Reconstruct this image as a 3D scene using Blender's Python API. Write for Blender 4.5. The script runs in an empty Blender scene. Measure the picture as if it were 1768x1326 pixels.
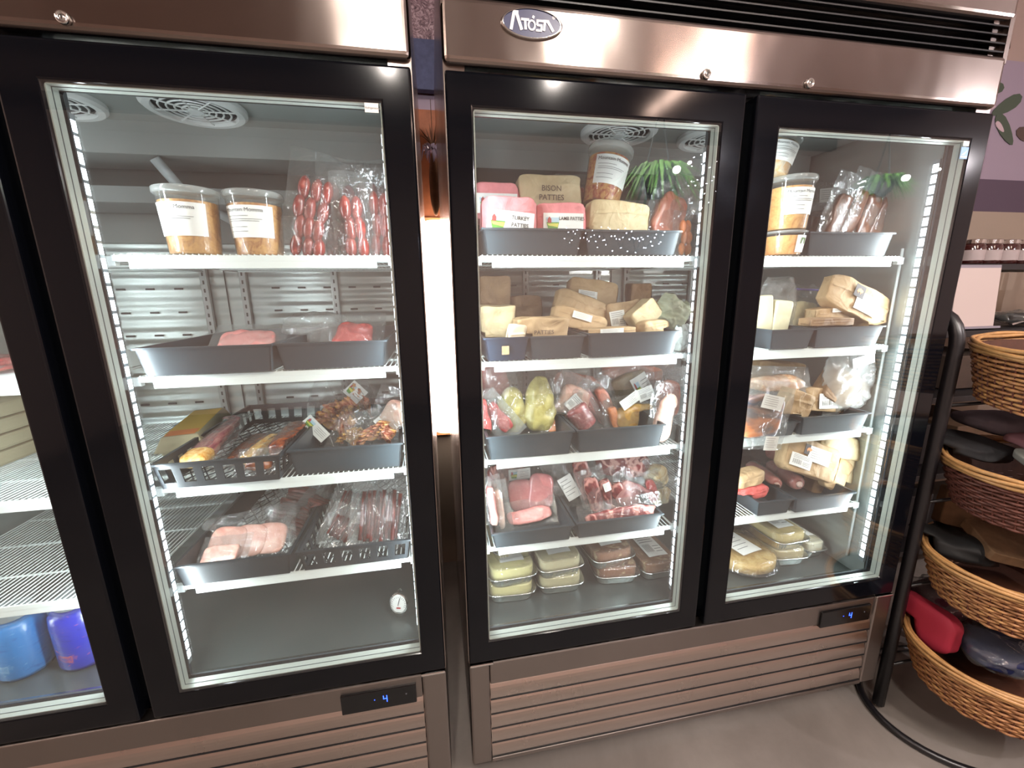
import bpy, math, random
from mathutils import Vector, Matrix, Euler, noise
R = math.radians
scene = bpy.context.scene
col = scene.collection

# ---------------------------------------------------------------- camera, world, exposure
CAMP = Vector((0.00599, -0.871357, 1.355255))
F = 714.083
YAW, PITCH, ROLL = 0.180676, -0.217729, -0.0136140
fw = Vector((math.sin(YAW)*math.cos(PITCH), math.cos(YAW)*math.cos(PITCH), math.sin(PITCH)))
ri0 = Vector((math.cos(YAW), -math.sin(YAW), 0)); up0 = ri0.cross(fw)
ri = ri0*math.cos(ROLL) + up0*math.sin(ROLL)
up = -ri0*math.sin(ROLL) + up0*math.cos(ROLL)
cd = bpy.data.cameras.new('camera'); cam = bpy.data.objects.new('camera', cd); col.objects.link(cam)
cd.sensor_width = 36; cd.lens = F/1768*36; cd.clip_start = .02; cd.clip_end = 60
cam.matrix_world = Matrix(((ri.x, up.x, -fw.x, CAMP.x), (ri.y, up.y, -fw.y, CAMP.y), (ri.z, up.z, -fw.z, CAMP.z), (0, 0, 0, 1)))
scene.camera = cam
scene.view_settings.view_transform = 'Standard'
scene.view_settings.look = 'None'
scene.view_settings.exposure = 0.0
scene.view_settings.gamma = 1
scene.view_settings.use_curve_mapping = False
scene.cycles.transparent_max_bounces = 32
scene.cycles.max_bounces = 8
scene.cycles.sample_clamp_indirect = 4
scene.cycles.caustics_reflective = False
scene.cycles.caustics_refractive = False
w = bpy.data.worlds.new('world'); scene.world = w; w.use_nodes = True
w.node_tree.nodes['Background'].inputs[0].default_value = (.30, .25, .24, 1)
w.node_tree.nodes['Background'].inputs[1].default_value = 0.3

def ray(px, py): return fw + ri*((px-884)/F) - up*((py-663)/F)
def at(px, py, y=None, z=None, x=None):
    """world point behind photo point (px, py) on the plane y=, z= or x="""
    d = ray(px, py)
    if y is not None: t = (y-CAMP.y)/d.y
    elif z is not None: t = (z-CAMP.z)/d.z
    else: t = (x-CAMP.x)/d.x
    return CAMP + d*t

# ---------------------------------------------------------------- colour + material helpers
def lin(c):
    if isinstance(c, str): c = tuple(int(c[i:i+2], 16)/255 for i in (0, 2, 4))
    return tuple((x/12.92 if x <= .04045 else ((x+.055)/1.055)**2.4) for x in c[:3]) + (1,)
MATS = {}
class NT:
    def __init__(s, name):
        s.m = bpy.data.materials.new(name); s.m.use_nodes = True; s.t = s.m.node_tree; s.n = s.t.nodes; s.l = s.t.links
        s.b = s.n['Principled BSDF']; s.out = s.n['Material Output']
    def node(s, typ, **kw):
        n = s.n.new(typ)
        for k, v in kw.items():
            if k.startswith('i_'): n.inputs[k[2:].replace('_', ' ')].default_value = v
            else: setattr(n, k, v)
        return n
    def link(s, a, b): s.l.new(a, b)
    def coords(s, scale=(1, 1, 1), kind='Object'):
        tc = s.node('ShaderNodeTexCoord'); mp = s.node('ShaderNodeMapping'); mp.inputs['Scale'].default_value = scale
        s.link(tc.outputs[kind], mp.inputs['Vector']); return mp.outputs['Vector']
    def noise(s, scale, detail=3, rough=.6, vec=None, dist=0):
        n = s.node('ShaderNodeTexNoise'); n.inputs['Scale'].default_value = scale; n.inputs['Detail'].default_value = detail
        n.inputs['Roughness'].default_value = rough; n.inputs['Distortion'].default_value = dist
        if vec is not None: s.link(vec, n.inputs['Vector'])
        return n.outputs['Fac']
    def creases(s, v, sc):
        nz = s.node('ShaderNodeTexNoise'); nz.inputs['Scale'].default_value = sc*.4; s.link(v, nz.inputs['Vector'])
        am = s.node('ShaderNodeMixRGB'); am.inputs['Fac'].default_value = .12; s.link(v, am.inputs['Color1']); s.link(nz.outputs['Color'], am.inputs['Color2'])
        vo = s.node('ShaderNodeTexVoronoi', feature='F1', distance='CHEBYCHEV'); vo.inputs['Scale'].default_value = sc; s.link(am.outputs['Color'], vo.inputs['Vector'])
        return vo.outputs['Distance']
    def ramp(s, fac, stops):
        r = s.node('ShaderNodeValToRGB'); e = r.color_ramp.elements
        while len(e) < len(stops): e.new(.5)
        for i, (p, c) in enumerate(stops): e[i].position = p; e[i].color = lin(c)
        s.link(fac, r.inputs['Fac']); return r.outputs['Color']
    def bump(s, h, strength=.3, dist=.002, normal=None):
        b = s.node('ShaderNodeBump'); b.inputs['Strength'].default_value = strength; b.inputs['Distance'].default_value = dist
        s.link(h, b.inputs['Height'])
        if normal is not None: s.link(normal, b.inputs['Normal'])
        return b.outputs['Normal']

def simple(name, c, rough=.5, metal=0, coat=0, bump=None, vary=0, emit=None, spec=.5, sss=0):
    if name in MATS: return MATS[name]
    t = NT(name); b = t.b
    b.inputs['Base Color'].default_value = lin(c); b.inputs['Roughness'].default_value = rough; b.inputs['Metallic'].default_value = metal
    b.inputs['Coat Weight'].default_value = coat; b.inputs['Coat Roughness'].default_value = .08; b.inputs['Specular IOR Level'].default_value = spec
    if vary:
        v = t.coords()
        f = t.noise(vary, 4, .65, v)
        mx = t.node('ShaderNodeMixRGB', blend_type='MULTIPLY'); mx.inputs['Fac'].default_value = .6
        mx.inputs['Color1'].default_value = lin(c)
        t.link(t.ramp(f, [(.3, 'a8a8a8'), (.7, 'ffffff')]), mx.inputs['Color2']); t.link(mx.outputs['Color'], b.inputs['Base Color'])
    if bump:
        t.link(t.bump(t.noise(bump[0], 4, .6, t.coords()), bump[1], bump[2]), b.inputs['Normal'])
    if emit:
        b.inputs['Emission Color'].default_value = lin(c); b.inputs['Emission Strength'].default_value = emit
    if sss:
        b.inputs['Subsurface Weight'].default_value = sss; b.inputs['Subsurface Radius'].default_value = (.01, .004, .003)
    MATS[name] = t.m; return t.m

def steel(name, c='a89e9a', rough=.3, aniso=.8, tangent=(0, 0, 1), wave=.35):
    t = NT(name); b = t.b
    b.inputs['Metallic'].default_value = 1; b.inputs['Base Color'].default_value = lin(c)
    b.inputs['Roughness'].default_value = rough; b.inputs['Anisotropic'].default_value = aniso
    cx = t.node('ShaderNodeCombineXYZ'); cx.inputs[0].default_value, cx.inputs[1].default_value, cx.inputs[2].default_value = tangent
    if aniso: t.link(cx.outputs[0], b.inputs['Tangent'])
    low = t.noise(1, 2, .5, t.coords((5, 5, 3)))
    n1 = t.bump(low, wave, .012)
    fine = t.noise(1, 2, .6, t.coords((1, 300, 500)))
    n2 = t.bump(fine, .03, .0004, n1)
    if wave: t.link(n2, b.inputs['Normal'])
    sm = t.noise(1, 4, .6, t.coords((9, 9, 5)))
    mr = t.node('ShaderNodeMapRange'); mr.inputs['To Min'].default_value = rough*.8; mr.inputs['To Max'].default_value = rough*1.25
    t.link(sm, mr.inputs['Value']); t.link(mr.outputs['Result'], b.inputs['Roughness'])
    MATS[name] = t.m; return t.m

def glassy(name, tint=(1, 1, 1), rough=0.0, ior=1.5, extra=0.0, white=0.0, bump=None, wc='f4f8f6'):
    """clear pane or film: transparent mixed with mirror by angle, plus a little milky diffuse"""
    if name in MATS: return MATS[name]
    t = NT(name); t.n.remove(t.b)
    tr = t.node('ShaderNodeBsdfTransparent'); tr.inputs['Color'].default_value = (*tint, 1)
    gl = t.node('ShaderNodeBsdfGlossy'); gl.inputs['Roughness'].default_value = rough
    f0 = ((ior-1)/(ior+1))**2
    fr = t.node('ShaderNodeLayerWeight'); pw = t.node('ShaderNodeMath', operation='POWER'); pw.inputs[1].default_value = 5
    t.link(fr.outputs['Facing'], pw.inputs[0])
    ad = t.node('ShaderNodeMath', operation='MULTIPLY_ADD', use_clamp=True); ad.inputs[1].default_value = 1-f0; ad.inputs[2].default_value = f0+extra
    t.link(pw.outputs[0], ad.inputs[0])
    base = tr.outputs[0]
    if white:
        df = t.node('ShaderNodeBsdfDiffuse'); df.inputs['Color'].default_value = lin(wc)
        tl = t.node('ShaderNodeBsdfTranslucent'); tl.inputs['Color'].default_value = lin(wc)
        m0 = t.node('ShaderNodeMixShader'); m0.inputs[0].default_value = .5; t.link(df.outputs[0], m0.inputs[1]); t.link(tl.outputs[0], m0.inputs[2])
        m1 = t.node('ShaderNodeMixShader'); m1.inputs[0].default_value = white
        t.link(base, m1.inputs[1]); t.link(m0.outputs[0], m1.inputs[2]); base = m1.outputs[0]
    mx = t.node('ShaderNodeMixShader'); t.link(ad.outputs[0], mx.inputs[0]); t.link(base, mx.inputs[1]); t.link(gl.outputs[0], mx.inputs[2])
    t.link(mx.outputs[0], t.out.inputs['Surface'])
    if bump:
        v = t.coords(); nb = t.bump(t.noise(bump[0], 3, .6, v, 1.0), bump[1], bump[2])
        if len(bump) > 3: nb = t.bump(t.creases(v, bump[3]), .8, .004, nb)
        t.link(nb, gl.inputs['Normal']); t.link(nb, fr.inputs['Normal'])
    MATS[name] = t.m; return t.m

def meat(name, cols, scale=30, stretch=(1, 1, 1), rough=.25, bump=.4, marble=None, msc=25, dist=1.5):
    if name in MATS: return MATS[name]
    t = NT(name); b = t.b
    v = t.coords(stretch)
    f = t.noise(scale, 5, .6, v, dist)
    n = len(cols); c = t.ramp(f, [(.28+.44*i/(n-1), cc) for i, cc in enumerate(cols)])
    if marble:
        w_ = t.node('ShaderNodeTexVoronoi', feature='DISTANCE_TO_EDGE'); w_.inputs['Scale'].default_value = msc
        nz = t.node('ShaderNodeTexNoise'); nz.inputs['Scale'].default_value = 20; t.link(v, nz.inputs['Vector'])
        am = t.node('ShaderNodeMixRGB'); am.inputs['Fac'].default_value = .08; t.link(v, am.inputs['Color1']); t.link(nz.outputs['Color'], am.inputs['Color2'])
        t.link(am.outputs['Color'], w_.inputs['Vector'])
        k = t.ramp(w_.outputs['Distance'], [(.03, 'ffffff'), (.09, '000000')])
        mx = t.node('ShaderNodeMixRGB'); t.link(k, mx.inputs['Fac']); t.link(c, mx.inputs['Color1']); mx.inputs['Color2'].default_value = lin(marble); c = mx.outputs['Color']
    t.link(c, b.inputs['Base Color'])
    b.inputs['Roughness'].default_value = rough; b.inputs['Coat Weight'].default_value = .8; b.inputs['Coat Roughness'].default_value = .08
    t.link(t.bump(t.noise(scale*2.2, 3, .6, v, 1), bump, .003), b.inputs['Normal'])
    t.link(t.bump(t.noise(45, 3, .6, v, 2), .5, .004), b.inputs['Coat Normal'])
    MATS[name] = t.m; return t.m

# ---------------------------------------------------------------- mesh helpers
class MB:
    def __init__(s): s.v = []; s.f = []; s.mi = []
    def add(s, vs, fs, mi=0, M=None):
        o = len(s.v)
        if M is not None: vs = [M @ Vector(p) for p in vs]
        s.v += [tuple(p) for p in vs]; s.f += [tuple(i+o for i in f) for f in fs]; s.mi += [mi]*len(fs)
        return s
    def box(s, x0, x1, y0, y1, z0, z1, mi=0, M=None):
        vs = [(x, y, z) for z in (z0, z1) for y in (y0, y1) for x in (x0, x1)]
        return s.add(vs, [(0, 2, 3, 1), (4, 5, 7, 6), (0, 1, 5, 4), (2, 6, 7, 3), (0, 4, 6, 2), (1, 3, 7, 5)], mi, M)
    def tube(s, pts, r, n=8, closed=False, mi=0, M=None, flat=None):
        P = [Vector(p) for p in pts]; k = len(P); vs = []; fs = []
        rr = r if isinstance(r, (list, tuple)) else [r]*k
        prev = None
        for i, p in enumerate(P):
            a = P[(i-1) % k] if (closed or i > 0) else p; b = P[(i+1) % k] if (closed or i < k-1) else p
            d = (b-a).normalized() if (b-a).length > 1e-9 else Vector((0, 0, 1))
            if prev is None:
                u = d.cross(Vector((0, 0, 1)));
                if u.length < .1: u = d.cross(Vector((0, 1, 0)))
                u.normalize()
            else: u = (prev - d*prev.dot(d)).normalized()
            prev = u; q = d.cross(u)
            for j in range(n):
                an = 2*math.pi*j/n
                o = u*math.cos(an)*rr[i] + q*math.sin(an)*rr[i]*(flat or 1)
                vs.append(p+o)
        for i in range(k if closed else k-1):
            for j in range(n):
                a, b = i*n+j, i*n+(j+1) % n; c, d2 = ((i+1) % k)*n+(j+1) % n, ((i+1) % k)*n+j
                fs.append((a, b, c, d2))
        if not closed: fs += [tuple(range(n-1, -1, -1)), tuple((k-1)*n+j for j in range(n))]
        return s.add(vs, fs, mi, M)
    def lathe(s, prof, n=32, mi=0, M=None, sx=1, sy=1, capb=True, capt=True):
        vs = []; fs = []
        for r, z in prof:
            for j in range(n): a = 2*math.pi*j/n; vs.append((r*math.cos(a)*sx, r*math.sin(a)*sy, z))
        for i in range(len(prof)-1):
            for j in range(n): fs.append((i*n+j, i*n+(j+1) % n, (i+1)*n+(j+1) % n, (i+1)*n+j))
        if capb: fs.append(tuple(range(n-1, -1, -1)))
        if capt: fs.append(tuple((len(prof)-1)*n+j for j in range(n)))
        return s.add(vs, fs, mi, M)
    def grid(s, fn, nu, nv, mi=0, M=None, wrapu=False):
        vs = [fn(i/(nu if wrapu else nu-1), j/(nv-1)) for j in range(nv) for i in range(nu)]; fs = []
        for j in range(nv-1):
            for i in range(nu if wrapu else nu-1):
                i2 = (i+1) % nu; fs.append((j*nu+i, j*nu+i2, (j+1)*nu+i2, (j+1)*nu+i))
        return s.add(vs, fs, mi, M)
    def ring(s, x0, x1, z0, z1, t, y0, y1, mi=0, tl=None, tr=None, tb=None, tt=None):
        """rectangular frame in the xz plane; t = widths"""
        tl = t if tl is None else tl; tr = t if tr is None else tr; tb = t if tb is None else tb; tt = t if tt is None else tt
        o = [(x0, z0), (x1, z0), (x1, z1), (x0, z1)]; i_ = [(x0+tl, z0+tb), (x1-tr, z0+tb), (x1-tr, z1-tt), (x0+tl, z1-tt)]
        vs = [(x, y0, z) for x, z in o] + [(x, y0, z) for x, z in i_] + [(x, y1, z) for x, z in o] + [(x, y1, z) for x, z in i_]
        fs = []
        for k in range(4):
            m = (k+1) % 4
            fs += [(k, m, 4+m, 4+k), (8+k, 12+k, 12+m, 8+m), (k, 8+k, 8+m, m), (4+k, 4+m, 12+m, 12+k)]
        return s.add(vs, fs, mi)
    def poly(s, pts, y0, y1, mi=0, M=None):
        """prism of an outline in the xz plane between y0 and y1"""
        n = len(pts); vs = [(x, y0, z) for x, z in pts] + [(x, y1, z) for x, z in pts]
        fs = [tuple(range(n)), tuple(range(2*n-1, n-1, -1))] + [(i, n+i, n+(i+1) % n, (i+1) % n) for i in range(n)]
        return s.add(vs, fs, mi, M)
    def build(s, name, mats, parent=None, smooth=False, bevel=0, loc=None, rot=None, sub=0, bseg=2):
        me = bpy.data.meshes.new(name); me.from_pydata(s.v, [], s.f)
        if not isinstance(mats, (list, tuple)): mats = [mats]
        for m in mats: me.materials.append(m)
        if len(mats) > 1: me.polygons.foreach_set('material_index', s.mi)
        if smooth: me.polygons.foreach_set('use_smooth', [True]*len(me.polygons))
        me.update()
        o = bpy.data.objects.new(name, me); col.objects.link(o)
        if parent is not None: o.parent = parent
        if loc is not None: o.location = loc
        if rot is not None: o.rotation_euler = rot
        if bevel:
            b = o.modifiers.new('b', 'BEVEL'); b.width = bevel; b.segments = bseg; b.limit_method = 'ANGLE'
        if sub:
            b = o.modifiers.new('s', 'SUBSURF'); b.levels = sub; b.render_levels = sub
        return o

def tag(o, label=None, cat=None, group=None, kind=None):
    if label: o['label'] = label
    if cat: o['category'] = cat
    if group: o['group'] = group
    if kind: o['kind'] = kind
    return o
def thing(name, label, cat, loc=(0, 0, 0), rot=(0, 0, 0), group=None):
    o = bpy.data.objects.new(name, None); col.objects.link(o); o.empty_display_size = .05
    o.location = loc; o.rotation_euler = rot
    return tag(o, label, cat, group)
def struct(name, mb, m, **k): return tag(mb.build(name, m, **k), kind='structure')
def copy_tree(o, parent=None):
    c = o.copy(); col.objects.link(c); c.parent = parent
    for ch in list(o.children): copy_tree(ch, c)
    return c
def text(parent, s, size, loc, m, rot=(R(90), 0, 0), name='lettering', bold=0, align='LEFT', extrude=.0001, shear=0, sx=1):
    cu = bpy.data.curves.new('t', 'FONT'); cu.body = s; cu.size = size; cu.offset = bold; cu.align_x = align; cu.extrude = extrude; cu.shear = shear
    cu.resolution_u = 3
    t = bpy.data.objects.new('t', cu); col.objects.link(t)
    dg = bpy.context.evaluated_depsgraph_get(); me = bpy.data.meshes.new_from_object(t.evaluated_get(dg)); bpy.data.objects.remove(t)
    me.materials.clear(); me.materials.append(m)
    o = bpy.data.objects.new(name, me); col.objects.link(o); o.parent = parent; o.location = loc; o.rotation_euler = rot; o.scale = (sx, 1, 1)
    return o

# ---------------------------------------------------------------- common materials
STEEL = steel('brushed_steel', '978c86', .21)
STEEL_G = steel('grille_steel', 'c4b7af', .28, 0, wave=0)
STEEL_D = steel('brushed_steel_dull', '8f8782', .38, .5)
STEEL_I = steel('interior_steel', 'b4bab6', .32, 0, wave=.25)
CHROME = simple('chrome', 'd8d8d6', .12, 1)
BLACKG = simple('black_door_enamel', '090b10', .10, 0, spec=.32)
BLACKP = simple('black_plastic', '15171a', .4)
TRAY = simple('black_tray_plastic', '363f44', .32, bump=(60, .15, .001), spec=.5)
TRAY2 = simple('dark_crate_plastic', '2a3034', .34, spec=.5)
GASKET = simple('grey_gasket', '3c4448', .5)
SPACER = simple('spacer_aluminium', 'b9bfb6', .45, .3)
WHITEW = simple('white_shelf_coating', 'e8f1ee', .35)
WHITEP = simple('white_plastic', 'e9ecea', .4)
INK = simple('black_ink', '1b1b1d', .6)
INKG = simple('grey_ink', '8a8a88', .6)
PAPERW = simple('white_label_paper', 'f0f1ec', .55)
LEDM = simple('led_emitter', 'e6f2ff', .5, emit=14)
GLASS = glassy('door_glass', (.97, .985, .975), 0, 2.2, 0, .005)
FILM = glassy('vacuum_film', (.96, .97, .97), .07, 1.45, .03, .06, (22, .9, .012, 26))
FILMW = glassy('frosted_bag_film', (.93, .95, .95), .15, 1.45, .04, .22, (14, .9, .014, 20))
FILMC = glassy('clear_bag_film', (.95, .96, .96), .1, 1.45, .04, .13, (16, .9, .014, 22))
PLID = glassy('clear_plastic_lid', (.95, .96, .95), .05, 1.5, .02, .06, (30, .4, .006))
TUBP = glassy('translucent_tub_plastic', (.93, .94, .92), .12, 1.5, .02, .3)
MILK = glassy('milky_bag_film', (.9, .92, .91), .2, 1.45, .04, .5, (14, .9, .014, 18))
def paper_mat(name, c, c2):
    if name in MATS: return MATS[name]
    t = NT(name); b = t.b
    f = t.noise(14, 5, .6, t.coords(), .5)
    t.link(t.ramp(f, [(.3, c2), (.65, c)]), b.inputs['Base Color'])
    b.inputs['Roughness'].default_value = .62
    v = t.coords(); t.link(t.bump(t.creases(v, 22), 1, .005, t.bump(t.noise(16, 3, .5, v, 1.5), .8, .008)), b.inputs['Normal'])
    MATS[name] = t.m; return t.m
KRAFT = paper_mat('kraft_paper', 'c9ab82', 'a98a62')
KRAFTL = paper_mat('pale_kraft_paper', 'd9c7a0', 'bda67c')
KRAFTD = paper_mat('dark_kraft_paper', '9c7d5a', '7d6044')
PINKP = paper_mat('pink_butcher_paper', 'f0979a', 'd87d82')
REDP = paper_mat('red_butcher_paper', 'e0635c', 'b9443f')
# ================================================================ THE SETTING
def floor_mat():
    t = NT('concrete_floor'); b = t.b
    v = t.coords()
    c = t.ramp(t.noise(2.2, 6, .65, v, .4), [(.3, '6e6761'), (.55, '7e7771'), (.75, '8b847e')])
    t.link(c, b.inputs['Base Color']); b.inputs['Roughness'].default_value = .45
    t.link(t.bump(t.noise(40, 4, .6, v), .1, .002), b.inputs['Normal']); return t.m
X0, X1, YF, YB, ZC = -3.4, 4.6, -4.4, 1.05, 3.0
WALLP = simple('pinkish_beige_paint', 'd3bfb6', .8, bump=(8, .2, .003))
def back_wall_mat():
    t = NT('banded_wall_paint'); b = t.b
    g = t.node('ShaderNodeNewGeometry'); sp = t.node('ShaderNodeSeparateXYZ'); t.link(g.outputs['Position'], sp.inputs[0])
    mr = t.node('ShaderNodeMapRange'); mr.inputs['From Max'].default_value = 3; t.link(sp.outputs['Z'], mr.inputs['Value'])
    r = t.node('ShaderNodeValToRGB'); r.color_ramp.interpolation = 'CONSTANT'; e = r.color_ramp.elements
    e[0].position = 0; e[0].color = lin('a89888'); e[1].position = 1.755/3; e[1].color = lin('5b4c5c')
    x = e.new(1.915/3); x.color = lin('a394a4'); x = e.new(2.48/3); x.color = lin('b09a90')
    t.link(mr.outputs['Result'], r.inputs['Fac']); t.link(r.outputs['Color'], b.inputs['Base Color']); b.inputs['Roughness'].default_value = .75
    t.link(t.bump(t.noise(7, 4, .6, t.coords()), .2, .004), b.inputs['Normal']); return t.m
struct('floor', MB().box(X0, X1, YF, YB+.1, -.1, 0), floor_mat())
struct('wall_back', MB().box(X0, X1, YB, YB+.1, 0, ZC), back_wall_mat())
struct('wall_left', MB().box(X0-.1, X0, YF, YB+.1, 0, ZC), WALLP)
struct('wall_right', MB().box(X1, X1+.1, YF, YB+.1, 0, ZC), WALLP)
struct('wall_front', MB().box(X0, X1, YF-.1, YF, 0, ZC), WALLP)
struct('ceiling', MB().box(X0, X1, YF, YB+.1, ZC, ZC+.1), simple('ceiling_paint', 'cbb8b0', .8))
for i, y in enumerate((-3.6, -2.7, -1.75, -.9)):
    struct('trim_%d' % (i+1), MB().box(X0, X1, y, y+.07, ZC-.11, ZC), simple('beam_wood', '5d4b45', .6))
# ceiling lamps (their own light inside the builder); two over the aisle give the streaks on the steel
def ceiling_lamp(x, y0, y1, w_, e, c, label):
    t = thing('ceiling_lamp', label, 'lamp', (x, (y0+y1)/2, ZC-.14), group='strip lamps under the ceiling behind the camera')
    h = (y1-y0)/2
    MB().box(-w_-.02, w_+.02, -h-.02, h+.02, .03, .14).build('housing', WHITEP, t, bevel=.005)
    MB().box(-w_, w_, -h, h, .012, .03).build('diffuser', simple('lamp_diffuser_%s' % c, c, .5, emit=e), t)
    ld = bpy.data.lights.new('lamp_light', 'AREA'); ld.shape = 'RECTANGLE'; ld.size = w_*2; ld.size_y = h*2; ld.energy = e*1.6; ld.color = lin(c)[:3]
    lo = bpy.data.objects.new('lamp_light', ld); col.objects.link(lo); lo.parent = t; lo.location = (0, 0, 0)
    return t
ceiling_lamp(.95, -2.50, -1.45, .045, 30, 'fff4ea', 'bright strip lamp over the aisle, seen mirrored beside the oval badge')
ceiling_lamp(-.22, -2.50, -1.6, .035, 28, 'fff4ea', 'strip lamp mirrored at the steel corner beside the gap between coolers')
ceiling_lamp(1.95, -2.9, -1.7, .05, 12, 'ffd9c4', 'warm strip lamp mirrored above the right glass door')
ceiling_lamp(-2.4, -1.7, -.6, .06, 20, 'ffe9dc', 'strip lamp above the far left end of the room')

# ================================================================ GLASS-DOOR COOLERS
UW = 1.300
OPEN = [(.0537, .5755), (.7195, 1.2413)]
ZO0, ZO1 = .50, 1.6957
SH = [1.437, 1.194, .944, .698]; ZFL = .455
SHX = [(.068, .603), (.703, 1.228)]
def rows_text(mb, x0, x1, z0, n, dz, y, h=.0012):
    for i in range(n): mb.box(x0, x1 - (x1-x0)*random.random()*.3, y, y+.0002, z0-i*dz-h, z0-i*dz)
def build_cooler():
    t = thing('display_cooler', 'x', 'refrigerator', (0, 0, 0))
    # outer shell
    b = MB(); b.box(0, .04, .012, .80, .115, 2.05); b.box(UW-.042, UW, .012, .80, .115, 2.05); b.box(.04, UW-.04, .70, .80, .115, 2.05)
    b.box(.04, UW-.04, .06, .70, 1.80, 2.05); b.box(.04, UW-.04, .06, .70, .115, .445)
    b.build('cabinet_shell', STEEL, t)
    # front header + crown
    b = MB()
    b.box(0, UW, -.002, .05, 1.767, 1.876); b.build('header_panel', STEEL, t, bevel=.012, bseg=4)
    MB().box(0, UW, -.002, .05, 1.947, 2.06).build('crown_panel', STEEL, t, bevel=.010, bseg=3)
    MB().box(0, .012, .001, .05, 1.86, 1.96).build('vent_side', STEEL, t); MB().box(UW-.012, UW, .001, .05, 1.86, 1.96).build('vent_side', STEEL, t)
    b = MB(); b.box(.012, UW-.012, .045, .05, 1.87, 1.95)
    for i in range(4):
        z = 1.882+i*.017
        b.add([(.012, .002, z), (UW-.012, .002, z), (UW-.012, .03, z+.013), (.012, .03, z+.013), (.012, .002, z+.003), (UW-.012, .002, z+.003), (UW-.012, .03, z+.016), (.012, .03, z+.016)],
              [(0, 1, 2, 3), (4, 7, 6, 5), (0, 4, 5, 1), (3, 2, 6, 7)])
    b.build('vent_grille', BLACKP, t)
    for x in (.529, .773):
        l = MB(); M = Matrix.Translation((x, -.002, 1.782)) @ Matrix.Rotation(R(90), 4, 'X')
        l.lathe([(.0095, 0), (.0095, .006), (.0085, .0075), (.0065, .0075), (.006, .005), (.004, .005), (.004, .007), (.001, .007)], 24, M=M)
        lk = l.build('door_lock', CHROME, t, smooth=True)
        MB().box(x-.0008, x+.0008, -.0096, -.009, 1.779, 1.785).build('keyhole', INK, lk)
    # oval badge
    bx, bz = .166, 1.8385
    M = Matrix.Translation((bx, -.003, bz)) @ Matrix.Rotation(R(90), 4, 'X')
    bd = MB().lathe([(.0585, -.001), (.0585, .003), (.056, .005), (.054, .005)], 48, M=M, sy=.42, capt=False).build('badge', CHROME, t, smooth=True)
    MB().lathe([(.0545, -.001), (.0545, .0035), (.001, .0035)], 48, M=M, sy=.42).build('badge_plate', simple('navy_badge', '262a55', .3, coat=.5), bd)
    # lettering of the badge: slanted strokes
    L = MB()
    def stroke(p, q, w_=.0042):
        d = Vector((q[0]-p[0], 0, q[1]-p[1])).normalized(); n = Vector((d.z, 0, -d.x))*w_/2
        P_ = [(bx+p[0], bz+p[1]), (bx+q[0], bz+q[1])]
        L.poly([(P_[0][0]-n.x, P_[0][1]-n.z), (P_[0][0]+n.x, P_[0][1]+n.z), (P_[1][0]+n.x, P_[1][1]+n.z), (P_[1][0]-n.x, P_[1][1]-n.z)], -.0078, -.006)
    stroke((-.040, -.013), (-.034, .015), .0055); stroke((-.036, .0155), (-.026, .0155), .0045); stroke((-.030, .0155), (-.020, -.012), .0055)
    stroke((-.021, .005), (-.006, .005), .004); stroke((-.0135, .005), (-.0125, -.011), .0045)
    for k in range(12):
        a0, a1 = 2*math.pi*k/12, 2*math.pi*(k+1)/12
        stroke((-.001+.0062*math.cos(a0), -.003+.0075*math.sin(a0)), (-.001+.0062*math.cos(a1), -.003+.0075*math.sin(a1)), .0032)
    stroke((.001, .008), (.003, .012), .004)
    for p, q in (((.021, .005), (.008, .005)), ((.010, .006), (.009, -.002)), ((.009, -.002), (.019, -.0025)), ((.018, -.002), (.017, -.0105)), ((.018, -.0105), (.007, -.0105))): stroke(p, q, .0036)
    stroke((.020, .005), (.032, .0055), .0042); stroke((.029, .006), (.040, -.010), .005); stroke((.024, .004), (.022, -.0105), .0042)
    L.build('badge_lettering', simple('white_enamel', 'f4f4f4', .3), bd)
    text(bd, '®', .008, (bx+.038, -.0068, bz+.010), MATS['white_enamel'], name='registered_mark')
    # lower front
    b = MB(); b.box(0, .052, -.001, .05, .115, .436); b.build('stile', STEEL_D, t, bevel=.006)
    b = MB(); b.box(1.240, UW, -.001, .05, .115, .436); b.build('stile', STEEL_D, t, bevel=.006)
    MB().box(.053, 1.239, .003, .04, .366, .432).build('kick_band', STEEL_D, t, bevel=.003)
    b = MB(); zz = .128; hh = .0475
    for i in range(5):
        z = zz+i*hh
        n = 6; pr = []
        for k in range(n+1): u = k/n; pr.append((.002+.012*u*u*u, z+.0035+(hh-.0035)*u))
        vs = []; fs = []
        for (yy, z_) in pr: vs += [(.053, yy, z_), (1.239, yy, z_)]
        for k in range(n): fs.append((2*k, 2*k+1, 2*k+3, 2*k+2))
        fs.append((0, 2*n, 2*n+1, 1))
        b.add(vs, fs)
    gr = b.build('louver_grille', STEEL_G, t, smooth=False)
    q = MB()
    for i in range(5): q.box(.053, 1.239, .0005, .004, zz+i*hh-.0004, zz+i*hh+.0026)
    q.build('grille_seam_shade', BLACKP, gr)  # black strips draw the slat joints and the shadow line in them
    MB().box(.053, 1.239, .02, .03, .12, .366).build('grille_backing', BLACKP, t)
    MB().box(.052, 1.241, -.002, .03, .115, .127).build('bottom_rail', STEEL_D, t, bevel=.002)
    # control panel
    cp = MB().box(1.047, 1.224, -.0035, .01, .360, .414).build('control_panel', simple('control_black', '0b0c0e', .2), t, bevel=.002)
    LB = simple('blue_display', '2a4dff', .5, emit=6)
    d = MB()
    def seg(a_, b2): d.box(min(a_[0], b2[0])-.001, max(a_[0], b2[0])+.001, -.0042, -.0038, min(a_[1], b2[1])-.001, max(a_[1], b2[1])+.001)
    ox, oz = 1.146, .381
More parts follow.
